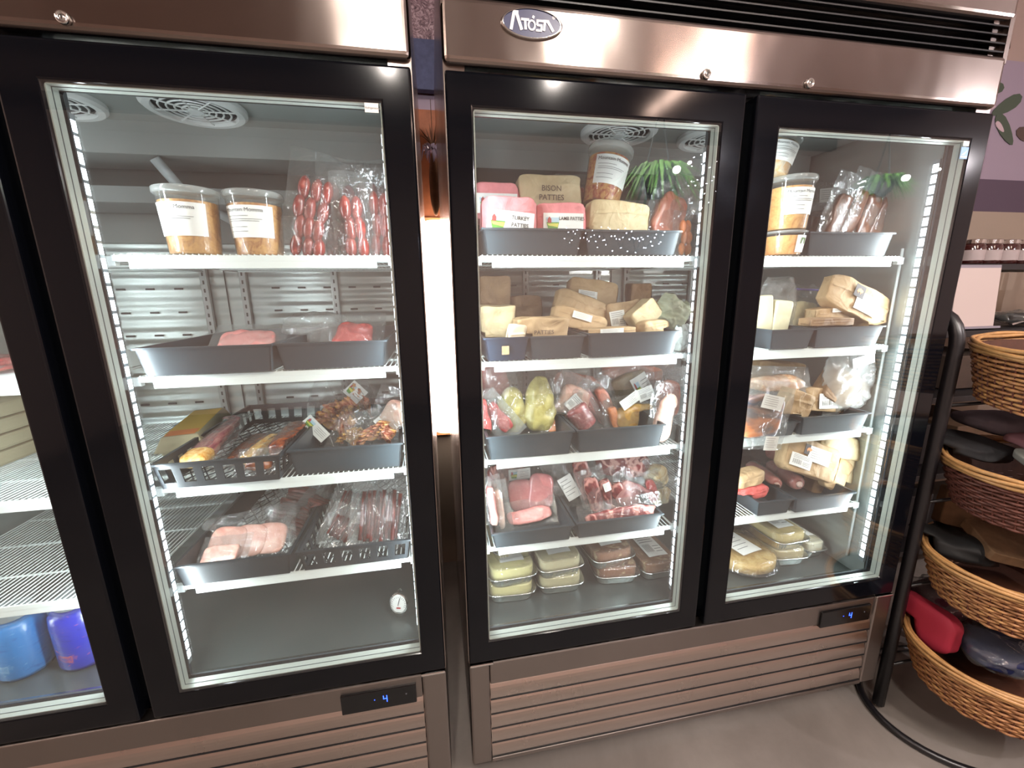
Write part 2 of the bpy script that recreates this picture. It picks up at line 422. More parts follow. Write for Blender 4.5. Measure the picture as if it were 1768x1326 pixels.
    seg((ox, oz+.016), (ox, oz+.008)); seg((ox, oz+.008), (ox+.008, oz+.008)); seg((ox+.008, oz+.016), (ox+.008, oz-.001))
    d.box(ox-.022, ox-.020, -.0042, -.0038, oz+.008, oz+.010)
    d.build('display_digit', LB, cp)
    MB().lathe([(.002, 0), (.002, .001)], 10, M=Matrix.Translation((1.20, -.0034, .392)) @ Matrix.Rotation(R(90), 4, 'X')).build('button', simple('button_grey', '55585c', .4), cp)
    # casters
    for x in (.08, UW-.08):
        for y in (.10, .70):
            cst = MB().box(x-.03, x+.03, y-.03, y+.03, .105, .115).box(x-.02, x-.016, y-.015, y+.02, .05, .105).box(x+.016, x+.02, y-.015, y+.02, .05, .105).build('caster', CHROME, t)
            M = Matrix.Translation((x-.014, y, .042)) @ Matrix.Rotation(R(90), 4, 'Y')
            MB().lathe([(.034, 0), (.042, .004), (.042, .024), (.034, .028)], 20, M=M).build('caster_wheel', BLACKP, cst, smooth=False)
    # interior liner with horizontal ribs
    b = MB()
    def rib(u, v):
        z = ZFL+v*(1.52-ZFL); return (.04+u*(UW-.08), .69+.0012*math.sin(2*math.pi*z/.0385), z)
    b.grid(rib, 2, 340)
    b.build('back_liner', STEEL_I, t, smooth=True)
    MB().box(.04, UW-.04, .66, .70, 1.52, 1.80).build('upper_liner', simple('grey_liner', '7a7d7a', .45, .4), t)
    for xx, sgn in ((.041, 1), (UW-.0435, -1)):
        b = MB(); b.grid(lambda u, v: (xx+sgn*.0005*math.sin(2*math.pi*(ZFL+v*1.34)/.0385), .062+u*.625, ZFL+v*(1.80-ZFL)), 2, 340)
        b.build('side_liner', simple('satin_side_liner', 'a9b1ad', .32, .45), t, smooth=True)
    b = MB(); b.box(.042, UW-.042, .062, .69, .446, ZFL)
    b.build('cavity_floor', simple('grey_cavity_floor', '5d6563', .3, .5, bump=(150, .3, .0008)), t)
    b = MB(); b.box(.045, UW-.045, .062, .100, ZFL, ZFL+.001); b.build('sill_strip', simple('sill_steel', 'a9b0ad', .25, 1), t)
    MB().box(.043, 1.2575, .0515, .0600, .4455, .474).build('sill_gasket', simple('dark_gasket', '262d31', .5), t)
    # slots in the liner (dark pressed slots)
    b = MB()
    for k in range(-1, 15):
        x = .338+.0822*(k-4) + (.045 if k > 6 else 0)
        if abs(x-.6425) < .1 or x < .06 or x > UW-.06: continue
        for z in (1.381, 1.306, 1.232, 1.13, 1.0, .92, .82): b.box(x-.012, x+.012, .684, .688, z-.003, z+.003)
    b.build('liner_slots', BLACKP, t)
    # shelf standards on the back wall and sides
    for x in (.6425-.058, .6425+.058, .30, .985, .05, UW-.05):
        s = MB().box(x-.011, x+.011, .672, .686, .50, 1.50)
        st = s.build('shelf_standard', simple('standard_steel', 'a5aaa8', .3, 1), t, bevel=.002)
        q = MB()
        for k in range(36): q.box(x-.0025, x+.0025, .6712, .673, .52+k*.0265, .532+k*.0265)
        q.build('standard_slots', BLACKP, st)
    MB().box(.6415, .6435, .685, .6885, .47, 1.5).build('liner_seam', BLACKP, t)
    MB().tube([(UW-.052, .112, .50), (UW-.052, .112, 1.46)], .0035, 6).build('corner_rod', WHITEW, t, smooth=True)
    # evaporator under the ceiling
    b = MB(); b.box(.05, UW-.05, .10, .46, 1.792, 1.80); b.box(.06, UW-.06, .448, .456, 1.715, 1.80); b.box(.06, UW-.06, .456, .60, 1.715, 1.722)
    b.build('evaporator_cover', simple('evaporator_grey', 'a4a8a4', .5), t)
    b = MB(); b.box(.07, UW-.07, .458, .62, 1.60, 1.64); b.build('drain_pan', simple('pan_grey', '8f9492', .5), t)
    for x in (.6425-.15, .6425+.15):
        f = MB(); M = Matrix.Translation((x, .33, 1.789))
        f.lathe([(.105, .003), (.105, -.006), (.098, -.012), (.085, -.012), (.082, -.004)], 40, M=M, capb=False, capt=False)
        for r in (.07, .055, .04, .026): f.tube([(x+r*math.cos(a_), .33+r*math.sin(a_), 1.781) for a_ in [2*math.pi*k/28 for k in range(28)]], .0022, 5, closed=True)
        for k in range(8):
            a_ = math.pi*k/4; f.tube([(x+.014*math.cos(a_), .33+.014*math.sin(a_), 1.780), (x+.085*math.cos(a_), .33+.085*math.sin(a_), 1.780)], .002, 5)
        f.lathe([(.015, -.012), (.015, 0)], 20, M=M)
        fo = f.build('fan_guard', WHITEP, t)
        g = MB(); g.lathe([(.083, .001), (.083, .002)], 30, M=M); g.build('fan_opening', simple('fan_dark', '3b3f40', .6), fo)
    b = MB(); b.tube([(.62, .46, 1.71), (.66, .50, 1.63), (.73, .58, 1.58), (.74, .66, 1.56)], .020, 10, flat=.6)
    b.build('drain_hose', simple('hose_grey', 'c3cbcc', .5), t, smooth=True)
    # mullion and leds
    MB().box(.6475-.0555, .6475+.0555, .0505, .078, .456, 1.79).build('mullion', simple('mullion_grey', '3f4447', .4), t, bevel=.003)
    for x, sg in ((.0465, 1), (.6475-.060, -1), (.6475+.062, 1), (1.2385, -1)):
        ho = MB().box(x-.0045, x+.0045, .051, .066, .52, 1.67).build('led_housing', simple('led_housing', 'aeb8bc', .3, .6), t)
        q = MB()
        for k in range(44):
            z = .535+k*.0257; q.box(x+sg*.0045-.0006, x+sg*.0045+.0006, .052, .064, z, z+.019)
            q.box(x-.0035, x+.0035, .0655, .0664, z, z+.019)
        q.build('led_beads', LEDM, ho)
        ld = bpy.data.lights.new('led_light', 'AREA'); ld.shape = 'RECTANGLE'; ld.size = .012; ld.size_y = 1.12; ld.energy = LEDW; ld.color = (.86, .95, 1.0)
        lo = bpy.data.objects.new('led_light', ld); col.objects.link(lo); lo.parent = ho
        lo.location = (x+sg*.008, .058, 1.095)
        lo.rotation_euler = (R(90), 0, R(-sg*72))   # area looks along -Z: tip to +Y, swing inwards
    # shelves
    for bi, (x0, x1) in enumerate(SHX):
        for z in SH:
            n = 46
            b = MB()
            for k in range(n):
                x = x0+.006+(x1-x0-.012)*k/(n-1)
                b.tube([(x, .098, z+.001), (x, .104, z), (x, .64, z)], .0017, 4)
            for y in (.22, .37, .52, .64): b.tube([(x0, y, z-.004), (x1, y, z-.004)], .0028, 5)
            for x in (x0, x1): b.tube([(x, .105, z-.004), (x, .64, z-.004)], .0028, 5)
            so = b.build('wire_shelf', WHITEW, t)
            MB().box(x0, x1, .097, .101, z-.012, z).box(x0+.028, x1-.028, .0975, .104, z-.026, z-.011).build('shelf_lip', WHITEW, so, bevel=.001)
            for x in (x0-.006, x1+.006): MB().box(x-.010, x+.010, .100, .112, z-.020, z-.002).build('shelf_clip', WHITEW, so)
    # doors
    for di, (o0, o1) in enumerate(OPEN):
        dx0, dx1 = ((.002, .631), (.656, 1.298))[di]
        f = MB(); f.ring(dx0, dx1, .440, 1.757, 0, 0, .046, tl=o0-dx0, tr=dx1-o1, tb=ZO0-.440, tt=1.757-ZO1)
        d = f.build('door', BLACKG, t, bevel=.005, bseg=3)
        MB().ring(o0-.0, o1+.0, ZO0-.0, ZO1+.0, .0018, .0055, .031).build('spacer_bar', SPACER, d)
        MB().ring(o0, o1, ZO0, ZO1, .0026, .016, .0172).build('spacer_seam', GASKET, d)
        MB().ring(o0-.012, o1+.012, ZO0-.012, ZO1+.012, .0090, .031, .050).build('door_gasket', GASKET, d)
        MB().box(o0-.002, o1+.002, .001, .005, ZO0-.002, ZO1+.002).build('glass_pane', GLASS, d)
        hx = dx0 if di == 0 else dx1-.06
        MB().box(hx, hx+.06, -.004, .04, .432, .4385).build('hinge_plate', CHROME, d, bevel=.002)
    return t
LEDW = 4.2
right = build_cooler()
left = copy_tree(right)
right.location = (.045, 0, 0); left.location = (-1.3115, 0, 0)
right['label'] = 'steel glass-door cooler with oval blue badge, packed with paper-wrapped meat'
left['label'] = 'steel glass-door cooler left of the gap, half empty with soup tubs on top'
for c in right.children:   # stickers only where the photo shows them
    pass
def door_of(u, i): return [c for c in u.children if c.name.split('.')[0] == 'door'][i]
s = MB().box(.0, .024, 0, .0006, 0, .0155).build('door_sticker', PAPERW, door_of(left, 1), loc=(OPEN[1][1]-.0285, .0003, ZO1-.018)); tag(s, 'small white refrigerator sticker')
text(s, 'Refrigerator', .0048, (.001, -.0002, .006), INKG)
s = MB().box(0, .017, 0, .0006, 0, .011).build('door_sticker', PAPERW, door_of(right, 1), loc=(OPEN[1][1]-.018, .0003, ZO1-.013)); tag(s, 'tiny white sticker')
s = MB().box(0, .022, 0, .0006, 0, .026).build('door_sticker', simple('blue_sticker', '7ea4d6', .4), door_of(right, 1), loc=(OPEN[1][1]-.021, .0003, ZO1-.041)); tag(s, 'light blue efficiency sticker')
MB().poly([(.004, .008), (.010, .013), (.018, .019), (.011, .009)], -.0004, 0).build('sticker_mark', PAPERW, s)
MB().box(.002, .020, -.0003, 0, .003, .006).build('sticker_stripe', PAPERW, s)
# ================================================================ BUILDERS OF THE GOODS
SEED = [0]; TRAYS = []
def rnd():
    SEED[0] += 1; return Vector((SEED[0]*7.31 % 53, SEED[0]*3.17 % 41, SEED[0]*5.77 % 37))
def orient(o, roll=0, tilt=0, yaw=0):
    o.rotation_euler = (Matrix.Rotation(R(yaw), 3, 'Z') @ Matrix.Rotation(R(-tilt), 3, 'X') @ Matrix.Rotation(R(roll), 3, 'Y')).to_euler()
def place(px, py, wpx, hpx, y, tilt=0, t=0):
    """centre point and true width / height of a face seen at this spot, leaning back by tilt"""
    c = at(px, py, y=y); w_ = at(px+wpx/2, py, y=y).x - at(px-wpx/2, py, y=y).x
    h_ = at(px, py-hpx/2, y=y).z - at(px, py+hpx/2, y=y).z
    sl = -ray(px, py).z/ray(px, py).y
    h_ = h_/max(.35, math.cos(R(tilt)) + math.sin(R(tilt))*sl)
    c.y += t/2; return c, w_, h_
def ellip(mb, w, h, t, e=1.0, e2=None, amp=0, fr=20, nu=28, nv=18, c=(0, 0, 0), taper=0, bend=0, mi=0, M=None, axis='z', seed=None):
    """lumpy superellipsoid; long axis z by default"""
    sd = seed or rnd(); e2 = e if e2 is None else e2
    f = lambda a, p: math.copysign(abs(a)**p, a)
    def fn(u, v):
        th = 2*math.pi*u; ph = math.pi*(v-.5)
        cz = f(math.cos(ph), e); z = f(math.sin(ph), e)
        k = 1 - taper*z
        p = Vector((w/2*cz*f(math.cos(th), e2)*k, t/2*cz*f(math.sin(th), e2)*k, h/2*z))
        p.x += bend*(z*z)
        if amp:
            n = noise.noise_vector((p+sd)*fr); p += n*amp
        if axis == 'x': p = Vector((p.z, p.y, p.x))
        return p + Vector(c)
    return mb.grid(fn, nu, nv, mi, M, wrapu=True)
def cubeform(mb, w, t, h, r=.12, amp=.003, fr=16, pinch=0, n=18, c=(0, 0, 0), seam=True, M=None, seed=None):
    sd = seed or rnd()
    def shp(x, y, z):
        p = Vector((x, y, z)); q = Vector([max(-1+r, min(1-r, a)) for a in p]); d = p-q
        if d.length > 1e-6: d = d.normalized()*r*min(1, d.length/r) if d.length > r else d
        p = q+d
        k = max(0, abs(x)-.62)/.38
        y2 = p.y*(1-pinch*k*k); z2 = p.z*(1-pinch*.5*k*k)
        v = Vector((p.x*w/2, y2*t/2, z2*h/2))
        s_ = v+sd; nn = noise.noise_vector(s_*fr)
        rd = 1-abs(noise.noise(s_*fr*1.7))*2
        v += nn*amp + Vector((0, -1 if y < 0 else 1, 0))*rd*amp*.7*abs(y)
        return v + Vector(c)
    for ax in range(3):
        for sg in (-1, 1):
            def fn(u, v):
                a, b2 = u*2-1, v*2-1
                if ax == 0: return shp(sg, a*sg, b2)
                if ax == 1: return shp(-a*sg, sg, b2)
                return shp(a*sg, b2, sg)
            mb.grid(fn, n, n, 0, M)
    if seam:   # overlapping paper edge wrapped across the face
        def fs_(u, v):
            x = (u*2-1)*.93; z = .22+v*.16 + .10*x
            return shp(x, -1, z) + Vector((0, -.0016*(1-v), 0))
        mb.grid(fs_, 16, 3, 0, M)
        for sg in (-1, 1):
            def fe(u, v): return shp(sg*(1.0), -.85+1.5*u*(1-v*.5), -.8+1.5*v) + Vector((sg*.0022, 0, 0))
            mb.grid(fe, 5, 5, 0, M)
    return mb
def card(parent, x, z, w, h, y, roll=0, style='lines', name='label_sticker', label=None, words=None, yaw=0, tilt=0):
    m = MB()
    m.grid(lambda u, v: ((u-.5)*w, -.0012*math.sin(u*math.pi), (v-.5)*h), 8, 3)
    o = m.build('label_sticker', PAPERW, parent, loc=(x, y, z), smooth=True)
    orient(o, roll, tilt, yaw)
    if label: o['label'] = label
    k = MB(); yy = lambda xx: -.0012*math.sin((xx/w+.5)*math.pi)-.0004
    def bar(x0, x1, z0, z1, mi=0): 
        n = 5
        for i in range(n):
            a, b2 = x0+(x1-x0)*i/n, x0+(x1-x0)*(i+1)/n
            k.add([(a, yy(a), z0), (b2, yy(b2), z0), (b2, yy(b2), z1), (a, yy(a), z1)], [(0, 1, 2, 3)], mi)
    if style in ('lines', 'brand'):
        top = h*.36
        if style == 'brand': top = h*.10
        for i in range(4 if style == 'brand' else 5):
            bar(-w*.40, w*(.40-.25*random.random()), top-i*h*.15-h*.025, top-i*h*.15)
        k.build('fine_print', INKG, o)
        if style == 'brand':
            text(o, words or 'Mountain Momma', h*.17, (-w*.45, -.0016, h*.25), INK, bold=.0001, extrude=.00005, sx=w/(h*1.7)*1.0)
    elif style == 'farm':
        fp = MB(); g = -w*.27
        fp.poly([(g-w*.17, h*.28), (g+w*.17, h*.28), (g+w*.11, -h*.34), (g-w*.11, -h*.34)], -.0014, -.0012, 0)
        fp.poly([(g-w*.155, h*.05), (g+w*.155, h*.05), (g+w*.11, -h*.32), (g-w*.11, -h*.32)], -.0017, -.0013, 1)
        fp.poly([(g-w*.14, -h*.02), (g+w*.14, h*.0), (g+w*.12, -h*.18), (g-w*.10, -h*.12)], -.0019, -.0013, 2)
        fp.poly([(g-w*.13, h*.02), (g-w*.04, h*.02), (g-w*.04, h*.20), (g-w*.085, h*.32), (g-w*.13, h*.20)], -.0022, -.0013, 3)
        fp.build('farm_picture', [simple('label_sky', 'b9d7e6', .5), simple('label_green', '5f9a3c', .5), simple('label_yellow', 'd9d463', .5), simple('label_barn_red', 'b0403c', .5)], o)
        if words:
            for i, s_ in enumerate(words): text(o, s_, h*.24, (w*.20, -.0018, h*(.16-.30*i)), INK, bold=.0001, extrude=.00005, align='CENTER', sx=.9)
        else:
            for i in range(4): bar(w*.02, w*.42, h*.25-i*h*.15-h*.03, h*.25-i*h*.15)
            k.build('fine_print', INKG, o)
    elif style == 'bar':
        for i in range(13): bar(-w*.38+i*w*.03, -w*.38+i*w*.03+w*(.008+.012*(i % 3 == 0)), -h*.3, h*.05)
        for i in range(3): bar(-w*.40, w*.35, h*.40-i*h*.11-h*.03, h*.40-i*h*.11)
        for i in range(3): bar(w*.08, w*.42, -h*.05-i*h*.12-h*.03, -h*.05-i*h*.12)
        k.build('fine_print', INKG, o)
    return o

def packet(label, px, py, wpx, hpx, y, t=.05, mat=None, roll=0, tilt=0, yaw=0, r=.14, amp=.0042, pinch=.12, group=None, cards=(), words=None, name='wrapped_packet', cat='wrapped meat', wsz=.02, dx=0, seam=True):
    c, w_, h_ = place(px, py, wpx*1.04, hpx*1.04, y-.01, tilt, t)
    t_ = thing(name, label, cat, c, group=group); orient(t_, roll, tilt, yaw)
    cubeform(MB(), w_, t, h_, r, amp, 20, pinch, seam=seam).build('paper_wrapper', mat or KRAFT, t_, smooth=True)
    for (cx, cz, cw, ch, st, *wd) in cards:
        card(t_, cx*w_/2, cz*h_/2, cw*w_, ch*h_, -t/2-.0065, style=st, words=wd[0] if wd else None, roll=wd[1] if len(wd) > 1 else 0)
    if words:
        for i, (s_, zz, k) in enumerate(words):
            text(t_, s_, wsz, (dx, -t/2-.0075, zz*h_/2), INKSOFT, align='CENTER', bold=.0002)
    return t_
INKSOFT = simple('faded_stamp_ink', '5d4a3c', .7)

def film_sheet(w, h, t, power=2.6, amp=.004, both=True, seed=None, pull=0):
    """sealed clear pouch around a core w x h x t with a flat margin"""
    sd = seed or rnd(); mb = MB(); N = 22
    mg = .018 + .1*min(w, h)
    W2, H2 = w/2+mg, h/2+mg*1.25
    for sg in ((-1, 1) if both else (-1,)):
        def fn(u, v):
            x = (u*2-1)*W2; z = (v*2-1)*H2
            rr = (abs(x/(w/2))**power + abs(z/(h/2))**power)
            prof = max(0, 1-rr*.85)**.5 if rr < 1.17 else 0
            n = noise.noise((Vector((x, 0, z))*26+sd)) ; n2 = noise.noise((Vector((x*60, 5, z*60))+sd))
            ed = noise.noise(Vector((x*9+sd.x, z*9, 3)))
            yy = sg*(t/2+.0025)*prof + n*amp*(1.5-prof) + n2*amp*.35 + ed*.01*(1-prof)
            if sg > 0: yy += .0012
            k = 1+ed*.05
            z2 = z*k + pull*max(0, z/H2)*(x/W2)*.0
            return (x*k*(1-.12*max(0, v-.5)*(1-abs(u*2-1))), yy, z2 + pull*max(0, v-.75)*4*(.5+.5*ed))
        mb.grid(fn, N, N)
    return mb

def core_mesh(kind, w, h, t):
    m = MB()
    if kind == 'lump': ellip(m, w, h, t, .7, .8, .008, 26, 40, 28)
    elif kind == 'slab': ellip(m, w, h, t, .45, .5, .0055, 34, 36, 26)
    elif kind == 'fillets':
        ellip(m, w*.52, h*.80, t, .85, .9, .008, 30, 40, 30, c=(-w*.25, 0, -h*.10), taper=.18)
        ellip(m, w*.54, h, t, .85, .9, .008, 30, 40, 30, c=(w*.25, 0, 0), taper=.25)
    elif kind == 'slices':
        for i in range(3): ellip(m, w*.50, h*.85, t*.55, .55, .8, .002, 18, c=((i-1)*w*.26, (i-1)*t*.22, (i-1)*h*.05), M=Matrix.Rotation(R(12), 4, 'Y'))
    elif kind == 'chops':
        ellip(m, w*.56, h*.82, t*.7, .6, .8, .003, 18, c=(-w*.22, .004, -h*.08), M=Matrix.Rotation(R(-4), 4, 'Y'))
        ellip(m, w*.56, h*.95, t*.7, .6, .8, .003, 18, c=(w*.20, -.004, 0), M=Matrix.Rotation(R(10), 4, 'Y'))
    elif kind == 'links':
        n = max(3, int(h/.035)); rr = h/n
        for cidx in range(2 if w < .06 else 3):
            cc = 2 if w < .06 else 3
            for i in range(n):
                x = (cidx-(cc-1)/2)*w/cc + .004*math.sin(i*2.1+cidx)
                ellip(m, w/cc*1.15, rr*1.25, t*.85, 1, 1, .0015, 30, 14, 9, c=(x, .003*math.cos(i*1.7+cidx), -h/2+rr*(i+.5)))
    elif kind == 'sticks':
        n = 11
        for i in range(n):
            x = (i-(n-1)/2)*w/n; hh = h*(.93+.07*math.sin(i*2.3))
            m.tube([(x+.003*math.sin(i), t*.25*math.sin(i*1.9), -hh/2), (x, t*.3*math.sin(i*1.9), 0), (x+.004*math.sin(i*2), t*.25*math.sin(i*1.9), hh/2)], w/n*.62, 8)
    elif kind == 'tube':
        ellip(m, w, h, t, .35, 1, .002, 25, 24, 20)
    elif kind == 'ruffle':
        for q in range(5):
            sd = rnd(); a0 = q*.9
            def fn(u, v):
                th = (u-.5)*2.6; rad = w*.18+w*.30*v
                x = math.sin(th+a0*.4)*rad*(1+.15*math.sin(u*17+q)); z = (math.cos(th+a0*.4)-.6)*rad*h/w*1.1 + (q-2)*h*.11
                y = -t*.14*q - t*.15 + .55*t*math.sin(u*26+q*2)*v + .2*t*math.sin(v*9)
                return (x+(q-2)*w*.05, y, z)
            m.grid(fn, 40, 10)
        ellip(m, w*.75, h*.6, t*.35, .8, .9, .008, 25, c=(0, t*.25, 0))
    elif kind == 'bacon':
        sd = rnd()
        ellip(m, w, h, t, .4, .6, .003, 30, 24, 30)
    elif kind == 'blocks':
        for i in (-1, 1): ellip(m, w*.46, h*(1 if i < 0 else .86), t, .22, .25, .002, 20, c=(i*w*.25, 0, -h*(.0 if i < 0 else .07)), M=Matrix.Rotation(R(5*i), 4, 'Y'))
    elif kind == 'fold':
        ellip(m, w, h, t, .6, .8, .007, 18)
    return m
def pack(label, px, py, wpx, hpx, y, kind, mt, t=.03, roll=0, tilt=0, yaw=0, film=None, group=None, cards=(), name='vacuum_pack', cat='packed meat', pull=0, core='meat', mt2=None, extra=None):
    c, w_, h_ = place(px, py, wpx*1.10, hpx*1.10, y-.018, tilt, t)
    t_ = thing(name, label, cat, c, group=group); orient(t_, roll, tilt, yaw)
    cm = core_mesh(kind, w_, h_, t).build(core, mt, t_, smooth=True)
    if mt2:   # fat end or rim of another look
        (m2, ex, ez, ew, eh) = mt2
        ellip(MB(), w_*ew, h_*eh, t*1.12, .6, .8, .003, 25, c=(ex*w_/2, 0, ez*h_/2)).build('fat_end', m2, t_, smooth=True)
    if film is not False:
        film_sheet(w_, h_, t, pull=pull).build('plastic_film', film or FILM, t_, smooth=True)
    for (cx, cz, cw, ch, st, *wd) in cards:
        card(t_, cx*w_/2, cz*h_/2, cw*w_, ch*h_, -t/2-.007, style=st, roll=wd[0] if wd else 0)
    return t_

def tray(label, x0, x1, z, h, y0=.085, dep=.46, name='black_tray', cat='tray', group=None, kind='solid', mt=None, fl=.008):
    t_ = thing(name, label, cat, ((x0+x1)/2, y0, z+.0028), group=group); TRAYS.append((x0+fl, x1-fl, y0+fl, y0+dep-fl, z+.0028, h))
    w = (x1-x0)/2; m = MB(); th = .003; mt = mt or TRAY
    base = MB()
    if kind == 'solid': base.box(-w+fl, w-fl, fl, dep-fl, 0, .0025)
    else:   # open net bottom
        n = 14
        for i in range(-8, n+8):
            for s_ in (1, -1):
                a = Vector((-w+fl + (i)*.03, fl, .001)); pts = []
                p0 = Vector((-w+fl+i*.032, fl, .003)); p1 = p0 + Vector((s_*(dep-2*fl)*.62, dep-2*fl, 0))
                q = []
                for k in range(25):
                    p = p0.lerp(p1, k/24)
                    if -w+fl <= p.x <= w-fl: q.append(p)
                if len(q) > 1: base.tube(q, .0016, 4)
    base.build('tray_base', mt, t_)
    def wall(p0, p1, q0, q1, solid):
        """p0,p1 bottom corners; q0,q1 top corners"""
        p0, p1, q0, q1 = map(Vector, (p0, p1, q0, q1)); nrm = (p1-p0).cross(Vector((0, 0, 1))).normalized()*th
        def quad(u0, u1, v0, v1):
            P_ = lambda u, v: (p0.lerp(p1, u)).lerp(q0.lerp(q1, u), v)
            a = [P_(u0, v0), P_(u1, v0), P_(u1, v1), P_(u0, v1)]; b = [x_-nrm for x_ in a]
            m.add(a+b, [(0, 1, 2, 3), (4, 7, 6, 5), (0, 4, 5, 1), (1, 5, 6, 2), (2, 6, 7, 3), (3, 7, 4, 0)])
        if solid: quad(0, 1, 0, 1)
        else:
            L = (p1-p0).length; n = max(3, int(L/.036)); quad(0, 1, 0, .22); quad(0, 1, .78, 1)
            for i in range(n+1):
                u = i/n; quad(max(0, u-.20/n), min(1, u+.20/n), .22, .78)
    sol = kind == 'solid' or kind == 'netsolid'
    A = [(-w+fl, fl, 0), (w-fl, fl, 0), (w-fl, dep-fl, 0), (-w+fl, dep-fl, 0)]; B = [(-w, 0, h), (w, 0, h), (w, dep, h), (-w, dep, h)]
    for k in range(4): wall(A[k], A[(k+1) % 4], B[k], B[(k+1) % 4], sol)
    m.build('tray_wall', mt, t_)
    r_ = MB(); e = .004
    for (a, b2) in (((-w-e, -e), (w+e, .001)), ((-w-e, dep-.001), (w+e, dep+e)), ((-w-e, 0), (-w+.001, dep)), ((w-.001, 0), (w+e, dep))):
        r_.box(a[0], b2[0], a[1], b2[1], h-.004, h)
    r_.build('tray_rim', mt, t_)
    return t_

def tub(label, px, py, r, h, y, roll=0, tilt=0, food='d08b4a', food2='a8672e', group=None, sz=1, cardst='brand', z0=None, small=False):
    """deli tub: px,py is the centre of its base"""
    c = at(px, py, y=y)
    if z0 is not None: c.z = z0
    t_ = thing('soup_tub', label, 'tub', c, group=group); orient(t_, roll, tilt, 0)
    f = meat('soup_%s' % food, [food2, food, 'd9a868', food], 40, rough=.4, bump=.2, dist=2)
    rb = r*.80
    MB().lathe([(rb*.97, .003), (rb, .006), (rb+(r*.93-rb)*.80, h*.80)], 40).build('soup', f, t_, smooth=False)
    MB().lathe([(rb*.9, .0), (rb*1.01, .002), (r*.95, h*.93)], 40, capt=False).build('tub_wall', glassy('tub_wall_plastic', (.97, .97, .96), .06, 1.45, .01, .04), t_, smooth=True)
    MB().lathe([(r*.96, h*.90), (r*1.0, h*.905), (r*1.03, h*.93), (r*1.03, h*.985), (r*1.0, h), (r*.93, h), (r*.91, h*.985), (r*.3, h*.985)], 44).build('tub_lid', TUBP, t_, smooth=True)
    # wrapped label
    a0, a1 = R(-90-56), R(-90+56); z0_, z1_ = (h*.28, h*.76)
    if small: a0, a1 = R(-90-5), R(-90+50); z0_, z1_ = h*.12, h*.80
    def rad(z): return rb+(r*.95-rb)*(z/(h*.93))+.0012
    lb = MB().grid(lambda u, v: (rad(z0_+(z1_-z0_)*v)*math.cos(a0+(a1-a0)*u), rad(z0_+(z1_-z0_)*v)*math.sin(a0+(a1-a0)*u), z0_+(z1_-z0_)*v), 24, 2).build('tub_label', PAPERW, t_, smooth=True)
    def wrap(o, off=.0008):
        for v in o.data.vertices:
            x, z = v.co.x, v.co.z; a = -math.pi/2 + x/r; rr = rad(z)+off
            v.co = (rr*math.cos(a), rr*math.sin(a), z)
    H = z1_-z0_
    if not small:
        k = MB()
        for i, (zz, ln) in enumerate(((.66, .55), (.56, .85), (.50, .78), (.32, .5), (.18, .5))):
            n = 10; x0_, x1_ = -r*.82, -r*.82+r*1.6*ln
            for j in range(n):
                u0, u1 = x0_+(x1_-x0_)*j/n, x0_+(x1_-x0_)*(j+1)/n; zb = z0_+H*zz
                k.add([(u0, 0, zb), (u1, 0, zb), (u1, 0, zb+H*.018), (u0, 0, zb+H*.018)], [(0, 1, 2, 3)])
        o = k.build('fine_print', INKG, lb); wrap(o)
        tx = text(lb, 'Mountain Momma', H*.17, (0, 0, 0), INK, rot=(0, 0, 0), bold=0, extrude=0)
        for v in tx.data.vertices: v.co = (v.co.x*1.05-r*.86, 0, v.co.y+z0_+H*.80)
        wrap(tx, .0012)
    else:
        k = MB(); g = r*.35
        k.poly([(g-.010, z0_+H*.5), (g+.012, z0_+H*.5), (g+.010, z0_+H*.85), (g-.008, z0_+H*.85)], 0, .0001)
        o = k.build('farm_picture', simple('label_green', '5f9a3c', .5), lb); wrap(o)
    return t_

